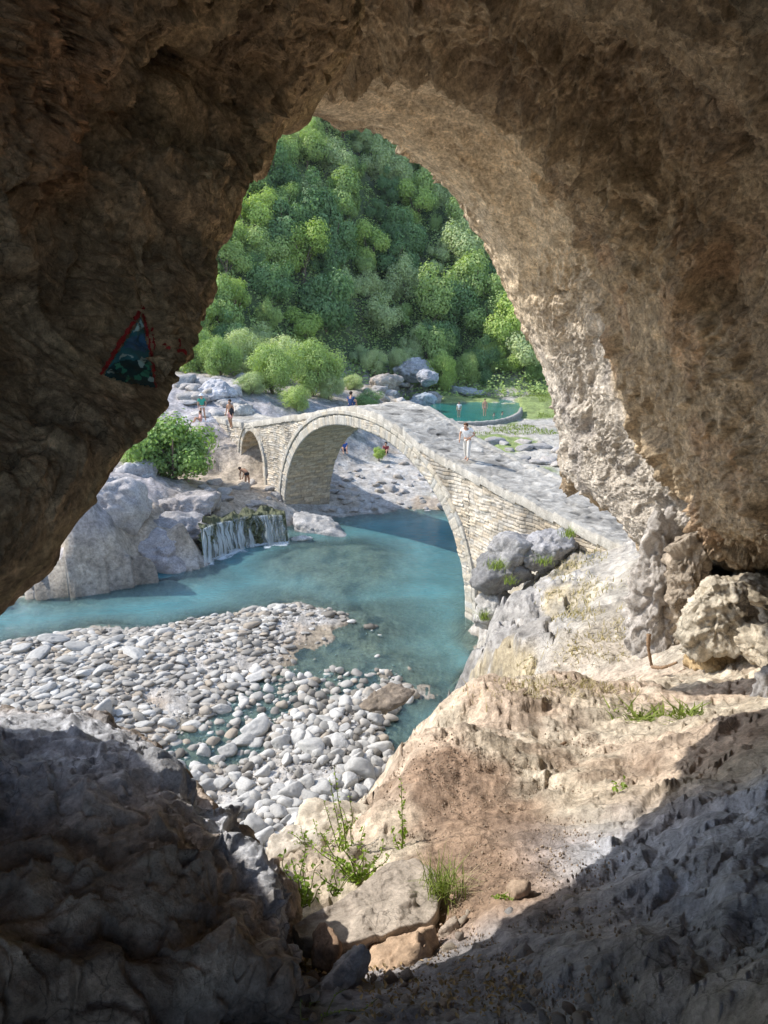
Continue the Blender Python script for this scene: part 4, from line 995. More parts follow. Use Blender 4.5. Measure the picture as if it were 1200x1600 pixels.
# above ~290 trees keep the nearest ones
o_ = np.argsort(spots[:, 1]); spots, hz_, py_, px_ = spots[o_][:290], hz_[o_][:290], py_[o_][:290], px_[o_][:290]
print('trees', len(spots), py_.min())
kindn = {'green': 'mid-green broadleaf', 'olive': 'pale grey-green', 'bright': 'bright yellow-green', 'dark': 'dark green'}
cl = fbm(np.concatenate([spots/11, spots[:, :1]*0], 1), 3, 901)
for (x, y), z, c_, px0, py0 in zip(spots, hz_, cl, px_, py_):
    u = c_*1.2+g.normal()*.35
    kind = 'olive' if u > .12 else 'green' if u > -.30 else 'bright' if u > -.52 else 'dark'
    if py0 < 330 and kind == 'bright': kind = 'green'
    r = g.uniform(1.7, 3.9)*(1.0 if y > 100 else .9)
    if g.random() < .16: r *= 1.25
    if g.random() < .25: r *= .7
    pos = ('at the very top' if py0 < 250 else 'high up' if py0 < 330 else 'halfway up' if py0 < 410 else 'low down' if py0 < 490 else 'at the foot')
    sd = ('far left' if px0 < 400 else 'left of centre' if px0 < 500 else 'in the centre' if px0 < 600 else 'right of centre' if px0 < 700 else 'far right')
    szn = 'large' if r > 3.3 else 'small' if r < 2.2 else 'mid-sized'
    lb = f'{szn} {kindn[kind]} tree {pos} on the wooded hillside, {sd}'
    tree(x, y, r, kind, lb, f'{szn} {kind} trees {pos} on the hillside, {sd}', g, g.uniform(.9, 1.25), z=z-.3)
# undergrowth between the trees
n = 150000
x = g.uniform(-44, 40, n); y = g.uniform(70, 178, n); hb = 76+22*sstep(-22, 4, x); k = (y > hb-4) & (np.abs(x+2) < .27*y+3); x, y = x[k], y[k]
cl_ = vnoise(np.stack([x*.5, y*.5, x*0], -1), 77); k = cl_ > -.35; x, y, cl_ = x[k], y[k], cl_[k]
z = H(x, y)+np.abs(g.normal(size=len(x)))*.95*(.6+cl_)
nn = g.normal(size=(len(x), 3))*.5+np.array([0, -.3, 1.0]); nn /= np.linalg.norm(nn, axis=1, keepdims=True)
V, F = leaf_quads(np.stack([x, y, z], -1), nn, g.uniform(.2, .5, len(x)), .8, g)
tag(obj('undergrowth', mesh_from('undergrowth', V, F, LEAF, False)), 'scrub and low growth covering the ground between the hillside trees', 'undergrowth', None, 'stuff')
# named trees and bushes near the river
for px, py, w, r, kind, zs, lb in [
    (425,612,66,2.3,'green',1.15,'large green bush behind the left ramp of the bridge, leftmost of the clump'),
    (487,590,69,2.7,'green',1.15,'tallest green tree of the clump behind the bridge, nearest the crown'),
    (463,636,63,1.5,'green',.9,'small round bright bush in front of the clump behind the bridge'),
    (448,575,75,2.6,'olive',1.1,'pale green tree rising behind the clump by the bridge'),
    (513,622,70,1.4,'olive',1.1,'small olive bush at the right end of the clump by the bridge crown'),
    (395,628,64,1.3,'olive',.9,'low dark bush on the rocks left of the clump behind the bridge'),
    (586,566,92,1.8,'olive',1.0,'small grey-green tree at the foot of the wood above the bridge crown'),
    (621,562,95,1.5,'olive',1.15,'small rounded pale tree standing alone on the far bank'),
    (552,604,80,1.3,'olive',.8,'dry brownish bush on the far bank behind the bridge crown'),
    (692,586,96,2.4,'bright',1.3,'yellow-green tree overhanging the left end of the pool'),
    (730,580,99,2.4,'green',1.1,'green tree behind the middle of the pool'),
    (765,575,101,2.3,'green',1.1,'green tree behind the right part of the pool'),
    (800,572,100,2.9,'bright',1.0,'bright green tree beside the right cave edge above the pool'),
    (835,588,99,2.0,'green',1.0,'low green tree at far right of the pool beside the cave edge'),
    (345,588,70,2.2,'green',1.0,'green tree on the rocky shore above the walkers'),
    (378,560,76,2.6,'olive',1.1,'olive tree above the large pale shore boulder'),
    (310,570,74,2.6,'green',1.1,'dark green tree next to the left cave edge above the shore'),
    (650,690,66,1.6,'dark',.8,'dark bush on the far bank seen through the arch beside the pier'),
    (575,690,70,1.6,'dark',.9,'dark green bush seen through the arch below its crown'),
    (615,696,69,1.4,'green',.9,'green bush seen through the arch, right of the dark one'),
    (552,722,64,.9,'dark',.7,'low dark bush at the back of the gravel beneath the arch')]:
    p = Pw(px, py, w); gz = H1(p[0], p[1]); zc = p[2]
    tree(p[0], p[1], r, kind, lb, None, g, zs, True, zoff=max(.75, (zc-gz)/(r*zs)) if zc > gz else .75, name='bush' if r < 2 else 'tree', cat='bush' if r < 2 else 'tree')
p = Pz(592, 722, .7); tree(p[0], p[1], .62, 'bright', 'small bright yellow-green bush on the gravel beneath the arch', None, g, 1.0, True, name='bush', cat='bush')
# leafy fig bush, left
LEAF_F = leaf_mat("leaves_fig", (.27, .38, .13), (.27, .38, .13), .35, .4)
fig = crown_mesh('foliage', 333, 9000, .10, LEAF_F, 26, .85, .5, (.25, .42))
for px, py, w, r, lb in ((268,700,46,2.6,'broad leafy pale green fig bush below the left end of the bridge'),(212,712,46.5,1.4,'grey-green shrub peeping out beside the cave edge next to the fig bush')):
    p = Pw(px, py, w); e = empty('bush', (p[0], p[1], p[2]-r*.75)); tag(e, lb, 'bush')
    c = obj('foliage', fig if r > 2 else fine['olive'], e); c.location = (0, 0, r*.55); c.scale = (r, r, r*.95)
    t = obj('trunk', trunks[0], e); t.location = (0, 0, r*.85); t.scale = (r, r, r)
# grass on the flood plain and at the pool
GRASS = leaf_mat("grass_blades", (.22, .27, .07), (.22, .27, .07), .35, .45); STRAW = leaf_mat("dry_grass", (.44, .37, .24), (.44, .37, .24), .25, .3)
def blades(C, h, wd, g, lean=.4):
    n = len(C); a = g.uniform(0, 6.283, n); d = np.stack([np.cos(a), np.sin(a), a*0], -1); s = np.stack([-np.sin(a), np.cos(a), a*0], -1)
    h = np.broadcast_to(h, (n,))[:, None]*g.uniform(.5, 1.2, (n, 1)); l = g.uniform(.1, lean*2, (n, 1)); wd = h*0+wd
    up = np.array([0, 0, 1.0]); m = C+up*h*.6+d*h*l*.3; t = C+up*h+d*h*l
    V = np.stack([C-s*wd*.5, C+s*wd*.5, m+s*wd*.4, m-s*wd*.4, t], 1).reshape(-1, 3)
    b_ = np.arange(n)[:, None]*5; F = [tuple(q) for q in (b_+[0, 1, 2, 3])]+[tuple(q) for q in (b_+[3, 2, 4])]
    return V, F
def region_px(n, px0, px1, py0, py1, z, g): 
    x = g.uniform(px0, px1, n); y = g.uniform(py0, py1, n); return np.array([Pz(a, b_, z)[:2] for a, b_ in zip(x, y)])
n = 60000; x = g.uniform(4, 34, n); y = g.uniform(44, 96, n)
mk = fbm(np.stack([x*.18+3, y*.18, H(x, y)*.18], -1), 3, 70)+.35*sstep(60, 72, y); k = mk > .12; x, y = x[k], y[k]; z = H(x, y)
pdm = sdist(x, y, POOLP); kk = (pdm < -2.2); x, y, z = x[kk], y[kk], z[kk]; V, F = blades(np.stack([x, y, z], -1), .22, .05, g); tag(obj('meadow_grass', mesh_from('meadow_grass', V, F, GRASS, False)), 'patches of bright green grass on the flood plain below the pool', 'grass', None, 'stuff')
# straw tufts on the grey slope
pts = []
for cx_, cy_, rx, ry, nn_ in ((905,870,30,25,900),(900,925,35,14,700),(890,960,30,10,600),(930,1020,45,16,900),(985,985,12,22,500),(870,890,15,10,300),(840,835,20,8,250),(835,1040,20,8,300),(900,1075,60,10,700),(800,1085,70,12,700),(960,1090,60,14,500)):
    for _ in range(nn_//3):
        px, py = g.normal(cx_, rx*.6), g.normal(cy_, ry*.6); pts.append((px, py))
hit = [ground_hit(px, py, 3, 40) for px, py in pts[::10]]; C = []
for h_ in hit:
    if h_ is None: continue
    r_ = np.hypot(h_[0], h_[1]); m = 10; q = np.repeat(h_[None], m, 0)+g.normal(size=(m, 3))*np.array([1, 1, 0])*.012*r_; C.append(q)
C = np.concatenate(C); C[:, 2] = H(C[:, 0], C[:, 1]); dd = np.hypot(C[:, 0], C[:, 1])
V, F = blades(C, .0055*dd+.02, .0016*dd.reshape(-1, 1), g, 1.0); tag(obj('dry_grass', mesh_from('dry_grass', V, F, STRAW, False)), 'straw coloured dry grass tufts on the grey slope and mound', 'dry grass', None, 'stuff')
# ------------------------------------------------------------------ foreground plants
WEED = leaf_mat("weed_leaf", (.30, .40, .09), (.24, .34, .08), .45, .35); STEM = plain_mat("plant_stem", (.20, .21, .08), .7, .3, .3, 30); TWIG = plain_mat("dry_twig", (.24, .16, .10), .85, .2, .4, 25)
def hang(pts, n=12): return catmull(np.array(pts, float), 0, n)
def weed(base, stems, label, cat='plant', leafL=.02, mat=WEED, group=None, dens=1.0):
    """stems: list of lists of points relative to base"""
    e = empty('plant', tuple(base)); tag(e, label, cat, group); SP = []; LC, LN, LL = [], [], []
    for st in stems:
        c = hang(st, 22); L = np.linalg.norm(np.diff(c, axis=0), axis=1).sum(); SP.append(tube(c, np.linspace(.0022, .0008, 22)*(1+L), 5))
        leafL_ = leafL*1.3; m = int(L/leafL_*2.3*dens)
        for i in range(m):
            t = .12+.88*(i+.5)/m; p = c[min(21, int(t*21))]+g.normal(size=3)*.001; d = g.normal(size=3); d[2] = abs(d[2])*.6+.2; d /= np.linalg.norm(d)
            sz = leafL_*(1.15-.6*t)*g.uniform(.7, 1.25); LC.append(p+d*sz*.6); nv = np.cross(d, g.normal(size=3)); nv[2] = abs(nv[2])+.3; LN.append(nv/np.linalg.norm(nv)); LL.append(sz)
    V, F = join(SP); obj('stem', mesh_from('stem', V, F, STEM), e)
    V, F = leaf_quads(np.array(LC), np.array(LN), np.array(LL), .62, g); obj('foliage', mesh_from('foliage', V, F, mat, False), e); return e
def px_weed(bpx, bpy_, w, tips, label, **k):
    b_ = Pw(bpx, bpy_, w); st = []
    for t in tips:
        tx, ty = t[0], t[1]; tw = w+(t[2] if len(t) > 2 else g.normal()*.06); tp = Pw(tx, ty, tw)-b_
        st.append([(0, 0, 0), tp*.35+g.normal(size=3)*.008, tp*.7+g.normal(size=3)*.010, tp])
    return weed(b_, st, label, **k)
px_weed(628,1338,2.75,[(626,1212,.0),(632,1250,.05),(612,1290,.03)],'tall thin upright weed with small round leaves, standing against the sunlit rock',leafL=.016)
px_weed(540,1350,2.85,[(522,1195),(505,1250),(545,1240),(560,1275),(515,1215,.05),(535,1262)],'feathery tall weed with long stems below the river stones',leafL=.013,dens=.8)
px_weed(560,1385,2.6,[(500,1300),(530,1290),(570,1290),(600,1310),(545,1320),(590,1340),(520,1340),(610,1335),(480,1310),(575,1325),(505,1330)],'bushy green weed just behind the flat stone slab',leafL=.019)
px_weed(470,1420,2.45,[(440,1360),(455,1340),(480,1335),(500,1350),(465,1375),(430,1385),(490,1380),(445,1330),(510,1375),(475,1300)],'leafy yellow-green weed between the big boulder and the flat slab',leafL=.021)
px_weed(450,1440,2.40,[(430,1400),(445,1390),(470,1395),(485,1410),(438,1420),(460,1410)],'low yellow-green weed touching the right side of the big boulder',leafL=.019)
px_weed(520,1400,2.5,[(500,1360),(530,1350),(545,1370),(560,1360),(515,1375)],'small green weed directly above the tip of the flat slab',leafL=.016)
px_weed(500,1345,3.0,[(470,1290),(450,1300),(490,1280),(515,1300),(530,1310),(460,1320)],'thin pale green weed on the cream rocks at the drop',leafL=.014)
px_weed(972,1262,3.0,[(962,1222),(975,1215),(985,1235),(995,1250),(960,1245),(978,1240),(1000,1262)],'small leafy green plant on the right bank beside the shadow edge',leafL=.026)
px_weed(788,1412,2.2,[(778,1400),(790,1396),(800,1404),(784,1404)],'tiny green seedling on the dirt path by the square stone',leafL=.014,dens=2)
px_weed(480,1600,1.66,[(470,1560),(500,1565),(540,1545),(530,1580),(590,1560)],'thin dry stalks on the shaded floor at the bottom edge',leafL=.006,dens=.3)
def tuft(px, py, w, h, n, label, mat=GRASS, spread=.03, wd=.003, lean=.9):
    b_ = Pw(px, py, w); C = g.normal(size=(n, 3))*np.array([spread, spread, 0]); V, F = blades(C, h, wd, g, lean)
    me = mesh_from('grass_tuft', V, F, mat, False); o = obj('grass_tuft', me); o.location = tuple(b_); tag(o, label, 'grass tuft')
tuft(690,1392,2.3,.07,170,'spiky green grass tuft growing at the right end of the flat slab')
tuft(716,1388,2.35,.06,50,'drooping half-dry grass blades right of the spiky green tuft',STRAW,.03,.0022,1.6)
tuft(1012,1135,4.5,.07,240,'low spreading green plant on the sunny bank, left of the two',GRASS,.085,.014,1.3)
tuft(1077,1134,4.4,.095,160,'rounded green tuft on the sunny bank, right of the two',GRASS,.05,.014,1.0)
tuft(775,888,25.5,.28,160,'green clump growing between the dark crags by the bridge',GRASS,.14,.02)
tuft(850,880,25.8,.25,90,'yellow-green clump beside the small blackish crag',GRASS,.14,.02)
tuft(888,838,25.5,.32,90,'yellow-green tuft at the end of the bridge beside the pale crag',GRASS,.12,.02)
tuft(757,968,27,.35,90,'green tuft at the foot of the right bridge pier',GRASS,.1,.02)
tuft(798,912,25.8,.3,60,'small green tuft hanging below the big dark crag',GRASS,.1,.02)
# litter
C = []
for _ in range(900):
    px, py = (g.uniform(450, 520), g.uniform(1478, 1530)) if g.random() < .45 else (g.uniform(560, 820), g.uniform(1500, 1597))
    C.append((px, py))
hits = [ground_hit(a, b_, .9, 4) for a, b_ in C[::2]]; C = np.array([h_ for h_ in hits if h_ is not None])+np.array([0, 0, .012])
nn = g.normal(size=(len(C), 3))*.4+np.array([0, 0, 1]); nn /= np.linalg.norm(nn, axis=1, keepdims=True)
V, F = leaf_quads(C, nn, g.uniform(.008, .02, len(C)), .5, g); tag(obj('fallen_leaves', mesh_from('fallen_leaves', V, F, leaf_mat("dead_leaf", (.38, .27, .14), (.38, .27, .14), .1, .5), False)), 'scattered dry leaves and chips on the cave floor', 'leaf litter', None, 'stuff')
def stick(pts, r, label, name='stick'):
    P_ = [Pw(*p) for p in pts]; c = hang(P_, 24); o0 = c[0].copy(); V, F = tube(c-o0, np.linspace(r, r*.6, 24)*(1+.15*g.normal(size=24)), 7); o = obj(name, mesh_from(name, V, F, TWIG)); o.location = tuple(o0); tag(o, label, 'stick')
stick([(1014,990,7.2),(1013,1012,7.2),(1018,1040,7.25)], .022, 'thin dark upright stick leaning at the foot of the right wall')
stick([(1019,1042,7.2),(1035,1043,7.0),(1058,1035,6.9)], .018, 'thin dark branch lying on the ground against the upright stick')
stick([(862,1172,3.95),(884,1160,4.05)], .012, 'short grey twig lying on the sunlit mound')
stick([(700,1512,1.93),(745,1500,1.95),(790,1478,2.0),(830,1470,2.05)], .006, 'curved brown stick on the dirt in front of the flat slab')
stick([(735,1508,1.93),(770,1500,1.94),(815,1496,1.95)], .004, 'thin pale twig beside the curved brown stick')
stick([(560,1475,1.93),(566,1520,1.9),(556,1560,1.85)], .003, 'thin bent stalk hanging in front of the slab supports')
# ------------------------------------------------------------------ people
def flat_mat(name, c, r=.8): return plain_mat(name, c, r, .3, .12, 40)
SKIN = flat_mat("skin", (.52, .30, .20), .6); SKIN_T = flat_mat("skin_tanned", (.42, .23, .14), .6)
HAIR = flat_mat("hair_dark", (.03, .02, .015)); HAIRB = flat_mat("hair_brown", (.12, .06, .03))
def skin_mesh(name, verts, edges, rads, mat, parent, root=0, sub=2):
    me = bpy.data.meshes.new(name); me.from_pydata([tuple(v) for v in verts], edges, []); me.update(); me.materials.append(mat)
    o = obj(name, me, parent); m = o.modifiers.new('Skin', 'SKIN'); m.use_smooth_shade = True
    if not me.skin_vertices: bpy.context.view_layer.update()
    sv_ = me.skin_vertices[0].data
    for i, r in enumerate(rads): sv_[i].radius = (r, r) if not isinstance(r, tuple) else r
    for i in range(len(verts)): sv_[i].use_root = (i == root)
    s = o.modifiers.new('Sub', 'SUBSURF'); s.levels = sub; s.render_levels = sub; return o
STAND = dict(hipL=(-.095,0,.93), hipR=(.095,0,.93), kneeL=(-.10,.02,.50), kneeR=(.10,.02,.50), ankL=(-.10,-.02,.09), ankR=(.10,-.02,.09), toeL=(-.11,.15,.03), toeR=(.11,.15,.03),
             pel=(0,0,.97), sp=(0,.0,1.13), ch=(0,.0,1.32), nk=(0,.0,1.47), jaw=(0,.03,1.55), hd=(0,.02,1.64), top=(0,.0,1.70),
             shL=(-.18,0,1.42), shR=(.18,0,1.42), elL=(-.24,-.02,1.14), elR=(.24,-.02,1.14), wrL=(-.25,.10,.90), wrR=(.25,.10,.90))
def person(loc, head, pose, label, shirt=None, pants=None, shorts=None, hair=HAIR, skin=SKIN, s=1.0, sleeves=False, hat=None, swim=None, hairlong=False):
    J = {k: np.array(v, float) for k, v in {**STAND, **pose}.items()}
    e = empty('person', loc, head); e.scale = (s, s, s); tag(e, label, 'person')
    names = ['pel','sp','ch','nk','jaw','hd','top','shL','elL','wrL','shR','elR','wrR','hipL','kneeL','ankL','toeL','hipR','kneeR','ankR','toeR']
    R = dict(pel=.125, sp=.115, ch=.135, nk=.055, jaw=.075, hd=.098, top=.07, shL=.062, elL=.043, wrL=.028, shR=.062, elR=.043, wrR=.028, hipL=.095, kneeL=.060, ankL=.040, toeL=.032, hipR=.095, kneeR=.060, ankR=.040, toeR=.032)
    V = [J[n] for n in names]; idx = {n: i for i, n in enumerate(names)}; rad = [R[n] for n in names]
    E = [(idx[a], idx[b]) for a, b in (('pel','sp'),('sp','ch'),('ch','nk'),('nk','jaw'),('jaw','hd'),('hd','top'),('ch','shL'),('shL','elL'),('elL','wrL'),('ch','shR'),('shR','elR'),('elR','wrR'),('pel','hipL'),('hipL','kneeL'),('kneeL','ankL'),('ankL','toeL'),('pel','hipR'),('hipR','kneeR'),('kneeR','ankR'),('ankR','toeR'))]
    for sd in 'LR':
        w_, el = J['wr'+sd], J['el'+sd]; d = (w_-el)/np.linalg.norm(w_-el); side = np.cross(d, [1, 0, 0]); side /= np.linalg.norm(side)+1e-9
        pal = w_+d*.06; V.append(pal); pi = len(V)-1; rad.append(.034); E.append((idx['wr'+sd], pi))
        for f in range(4):
            o1 = side*(.024*(f-1.5)); L = (.075, .085, .08, .062)[f]
            V.append(pal+d*.035+o1); V.append(pal+d*(.035+L)+o1*1.2+np.array([0, .012, 0])); rad += [.010, .008]; E += [(pi, len(V)-2), (len(V)-2, len(V)-1)]
        V.append(pal+side*-.045+d*.01); V.append(pal+side*-.06+d*.045); rad += [.012, .009]; E += [(pi, len(V)-2), (len(V)-2, len(V)-1)]
    # nose
    fw = J['hd']+(J['jaw']-J['hd'])*.3+np.array([0, .10, 0]); V.append(fw); rad.append(.018); E.append((idx['hd'], len(V)-1))
    skin_mesh('body', V, E, rad, skin, e)
    hv, hf = ico(3); hc = (J['hd']+J['top'])/2+np.array([0, -.022, .0]); P = hv*np.array([.102, .115, .105])+hc; P = P+hv*(.01*vnoise(hv*5))[:, None]
    cut = (hv[hf].mean(1)[:, 2] > -.15) | (hv[hf].mean(1)[:, 1] < (-.25))
    if hairlong: P[:, 2] -= np.where((hv[:, 1] < -.2) & (hv[:, 2] < 0), .14*(-hv[:, 2]), 0)
    f_ = hf[cut]; f_ = f_[~((hv[f_].mean(1)[:, 1] > .35) & (hv[f_].mean(1)[:, 2] < .35))]
    obj('hair', mesh_from('hair', P, f_, hair), e)
    for sx in (-1, 1):
        P = ico(1)[0]*.011+J['hd']+np.array([sx*.035, .088, -.01]); obj('eye', mesh_from('eye', P, ico(1)[1], HAIR), e)
    if hat:
        P = hv*np.array([.115, .12, .08])+hc+np.array([0, .01, .05]); br = hv*np.array([.19, .20, .012])+hc+np.array([0, .02, .02])
        V2, F2 = join([(P, hf), (br, hf)]); obj('hat', mesh_from('hat', V2, F2, hat), e)
    if shirt:
        n2 = ['pel','sp','ch','nk2','shL','shR','smL','smR']; t = .45 if not sleeves else .98
        Js = dict(J); Js['nk2'] = J['ch']+(J['nk']-J['ch'])*.55; Js['pel'] = J['pel']+(J['sp']-J['pel'])*.0
        for sd in 'LR': Js['sm'+sd] = J['sh'+sd]+(J['el'+sd]-J['sh'+sd])*(.6 if not sleeves else 1)
        Vv = [Js[n] for n in n2]; rr = [(.165,.135), (.150,.13), (.165,.14), .085, .082, .082, .066, .066]
        Ee = [(0,1),(1,2),(2,3),(2,4),(2,5),(4,6),(5,7)]
        skin_mesh('shirt', Vv, Ee, [r if isinstance(r, tuple) else r for r in rr], shirt, e)
    lower = pants or shorts or swim
    if lower:
        f = .97 if pants else .75 if shorts else .22
        Vv = [J['pel']+(J['sp']-J['pel'])*.25, J['pel'], J['hipL'], J['hipR']]; rr = [.142, .150, .118, .118]; Ee = [(0,1),(1,2),(1,3)]
        for sd, hi in (('L', 2), ('R', 3)):
            k_ = J['knee'+sd]; a = J['ank'+sd]
            if pants: Vv += [k_, k_+(a-k_)*.92]; rr += [.082, .066]; Ee += [(hi, len(Vv)-2), (len(Vv)-2, len(Vv)-1)]
            else: Vv += [J['hip'+sd]+(k_-J['hip'+sd])*f]; rr += [.098]; Ee += [(hi, len(Vv)-1)]
        skin_mesh('trousers' if pants else 'shorts', Vv, Ee, rr, lower, e, root=1)
    return e
WHITE = flat_mat("white_cloth", (.80, .80, .80)); CREAM = flat_mat("cream_cloth", (.66, .62, .56)); GREEN = flat_mat("green_cloth", (.06, .36, .26)); BLACK = flat_mat("black_cloth", (.03, .03, .035))
NAVY = flat_mat("navy_cloth", (.03, .06, .16)); BLUE = flat_mat("blue_cloth", (.05, .14, .45)); RED = flat_mat("dark_red_cloth", (.30, .05, .06)); PINK = flat_mat("pink_cloth", (.72, .40, .36)); PURP = flat_mat("purple_cloth", (.30, .22, .62))
def deckpos(px, s_guess, t): 
    p = bp(s_guess, t, 0); return p
# man in white on the bridge: solve s,t so that his feet project to (733,718)
def solve_deck(px, py):
    best = None
    for s_ in np.linspace(2, 28, 261):
        for t_ in np.linspace(.2, 3.4, 33):
            p = bp(s_, t_, deck_z(np.array([s_]))[0]+.03); w = p[1]*cP+(CAM_Z-p[2])*sP; qx = 600+FPX*p[0]/w; qy = 800-FPX*(p[1]*sP-(CAM_Z-p[2])*cP)/w
            d = (qx-px)**2+(qy-py)**2
            if best is None or d < best[0]: best = (d, p)
    return best[1]
pm = solve_deck(730, 719)
stoop = dict(sp=(0,.05,1.12), ch=(0,.12,1.29), nk=(0,.19,1.41), jaw=(0,.26,1.45), hd=(0,.26,1.54), top=(0,.25,1.60), shL=(-.18,.13,1.38), shR=(.18,.13,1.38),
             elL=(-.34,.02,1.16), elR=(.34,.02,1.16), wrL=(-.16,.18,1.00), wrR=(.30,.16,.93), kneeL=(-.12,.16,.52), ankL=(-.14,.22,.10), toeL=(-.15,.38,.05), kneeR=(.10,.0,.50), ankR=(.11,-.16,.09), toeR=(.12,.0,.03))
person(tuple(pm), math.radians(150), stoop, 'man in white shirt and pale trousers walking down the bridge looking at his feet', shirt=WHITE, pants=CREAM, hair=HAIRB, skin=SKIN, sleeves=False)
pl_ = bp(-9.3, 1.2, deck_z(np.array([-9.3]))[0]); pw_ = Pw(316, 657, 52)
def ontop(px, py, w): p = Pw(px, py, w); p[2] = max(p[2]-.02, -9); return tuple(p)
person(ontop(317,657,54), math.radians(200), dict(ankL=(-.16,.12,.09), toeL=(-.17,.28,.03), kneeL=(-.12,.14,.5), wrL=(-.22,.22,1.02), elL=(-.27,.05,1.16)), 'woman in white hat and green top standing by the left end of the bridge', shirt=GREEN, swim=WHITE, hat=WHITE, s=1.08)
person(ontop(361,668,51.5), math.radians(160), dict(kneeL=(-.10,.12,.5), ankL=(-.10,.02,.09), toeL=(-.10,.18,.03), ankR=(.1,-.15,.09), toeR=(.1,.0,.03)), 'tanned walker with black bag and pink shorts on the left end of the bridge', shorts=PINK, skin=SKIN_T, s=1.1)
sitp = dict(pel=(0,0,.16), sp=(0,-.03,.32), ch=(0,.0,.50), nk=(0,.03,.64), jaw=(0,.07,.72), hd=(0,.06,.81), top=(0,.04,.87), shL=(-.18,.0,.59), shR=(.18,.0,.59), elL=(-.24,.06,.36), elR=(.24,.06,.36), wrL=(-.12,.30,.34), wrR=(.12,.30,.34),
            hipL=(-.1,.03,.14), hipR=(.1,.03,.14), kneeL=(-.14,.40,.42), kneeR=(.14,.40,.42), ankL=(-.12,.58,.08), ankR=(.12,.58,.08), toeL=(-.12,.74,.03), toeR=(.12,.74,.03))
person(ontop(314,659,53), math.radians(120), sitp, 'person in pink sitting at the feet of the woman in the white hat', shirt=PINK, swim=PINK, s=.85)
bag = rock('backpack', tuple(Pw(362.5,644,51.1)), (.17,.12,.27), 0.3, 901, BLACK, 3, 10, 8, .02, .8, 'black backpack worn by the tanned walker at the left end of the bridge', 'backpack')
bend = dict(sp=(0,.10,1.06), ch=(0,.30,1.14), nk=(0,.44,1.17), jaw=(0,.52,1.14), hd=(0,.58,1.20), top=(0,.62,1.25), shL=(-.18,.33,1.17), shR=(.18,.33,1.17), elL=(-.2,.40,.90), elR=(.2,.38,.90), wrL=(-.12,.46,.66), wrR=(.12,.44,.66), kneeL=(-.1,.06,.5), kneeR=(.12,-.04,.5))
pb = ground_hit(386, 764, 35, 60); person(tuple(Pw(387, 763, 48.6)), math.radians(60), bend, 'bather in dark swimwear bending forward beside the small side arch', swim=BLACK, skin=SKIN_T, s=1.02)
person(tuple(Pz(338, 832, .75)), math.radians(200), sitp, 'bather sitting at the lip of the waterfall', swim=BLACK, skin=SKIN_T, s=1.0)
pc = solve_deck(548, 636); person((pc[0], pc[1], pc[2]-.02), math.radians(-20), sitp, 'person in dark blue sitting on the crown of the bridge', shirt=NAVY, shorts=NAVY, s=.95)
q = Pz(538, 722, .75); person((q[0], q[1], H1(q[0], q[1])), math.radians(190), sitp, 'person in blue sitting on the gravel seen through the arch', shirt=BLUE, shorts=NAVY, s=1.15)
q = Pz(603, 712, .75); person((q[0], q[1], H1(q[0], q[1])), math.radians(170), sitp, 'person in dark red sitting beneath the arch near the far bank', shirt=RED, shorts=BLACK, s=1.1)
q = Pw(757, 650, 77.5); person(tuple(q), math.radians(180), {}, 'pale bather standing on the rim of the green pool', swim=PINK, s=1.0)
q = Pw(717, 652, 80); person((q[0], q[1], q[2]), math.radians(160), {}, 'bather in white standing at the pool rim, left of the pale bather', shirt=WHITE, swim=WHITE, s=.95)
for i, (px, py, lb) in enumerate(((772,652,'bather chest-deep in the pool, left of the two by the wall'),(785,650,'bather chest-deep in the pool, right of the two by the wall'))):
    q = Pz(px, py-3, 1.15); person((q[0], q[1], -.25), math.radians(180+30*i), {}, lb, swim=BLACK, s=.95)
rock('bag', tuple(Pw(701,669,64)), (.42,.25,.32), .3, 902, PURP, 3, 10, 8, .02, .8, 'small purple bag left in the grass beyond the bridge deck', 'bag')
# ------------------------------------------------------------------ waterfall
MOSS = rock_mat("mossy_rock", (.10, .11, .055), dark=.5, light=1.5, s=1.0, bmp=.8, bd=.03, rough=.5)
lip = np.array([Pz(*p) for p in ((312,826,1.75),(330,819,1.7),(355,812,1.6),(385,806,1.55),(415,803,1.55),(445,803,1.5))])
lipc = catmull(lip, 0, 260); out = np.array([.35, -.94, 0]); out /= np.linalg.norm(out)
v = np.linspace(0, 1, 90)
def fall(off, seed, bot):
    G = np.zeros((260, 90, 3))
    for j, t in enumerate(v):
        if t < .12: k = t/.12; G[:, j] = lipc+out*(-1.0+1.1*k)+np.array([0, 0, .0])
        else: k = (t-.12)/.88; G[:, j] = lipc+out*(.10+.75*k**.8); G[:, j, 2] = lipc[:, 2]*(1-k)+bot*k
    return G+out*off
G = fall(0, 1, -.4); nn = grid_normals(G); G = G+nn*(.20*facet(G*1.3, 3, 1.3)[0]+.10*facet(G*4, 5, 1.3)[0])[..., None]*-1
tag(obj('waterfall_ledge', mesh_from('waterfall_ledge', G.reshape(-1, 3), grid_faces(260, 90), MOSS)), 'dark mossy rock ledge behind the veil of the waterfall', 'ledge')
FALL, nt, b = new_mat("falling_water"); b.inputs['Base Color'].default_value = (.70, .78, .82, 1); b.inputs['Roughness'].default_value = .35
a = nt.nodes.new('ShaderNodeAttribute'); a.attribute_name = 'veil'; nt.links.new(a.outputs['Fac'], b.inputs['Alpha'])
G = fall(.22, 2, -.02); U = np.linspace(0, 1, 260)[:, None]+v[None]*0; L = U*11
Lw = L+.25*fbm(np.stack([L*.9, v[None]*2.5+L*0, L*0], -1), 3, 20); st = fbm(np.stack([Lw*2.2, v[None]*1.6+L*0, L*0], -1), 4, 21); st2 = fbm(np.stack([Lw*10, v[None]*3.2+L*0, L*0], -1), 4, 22)
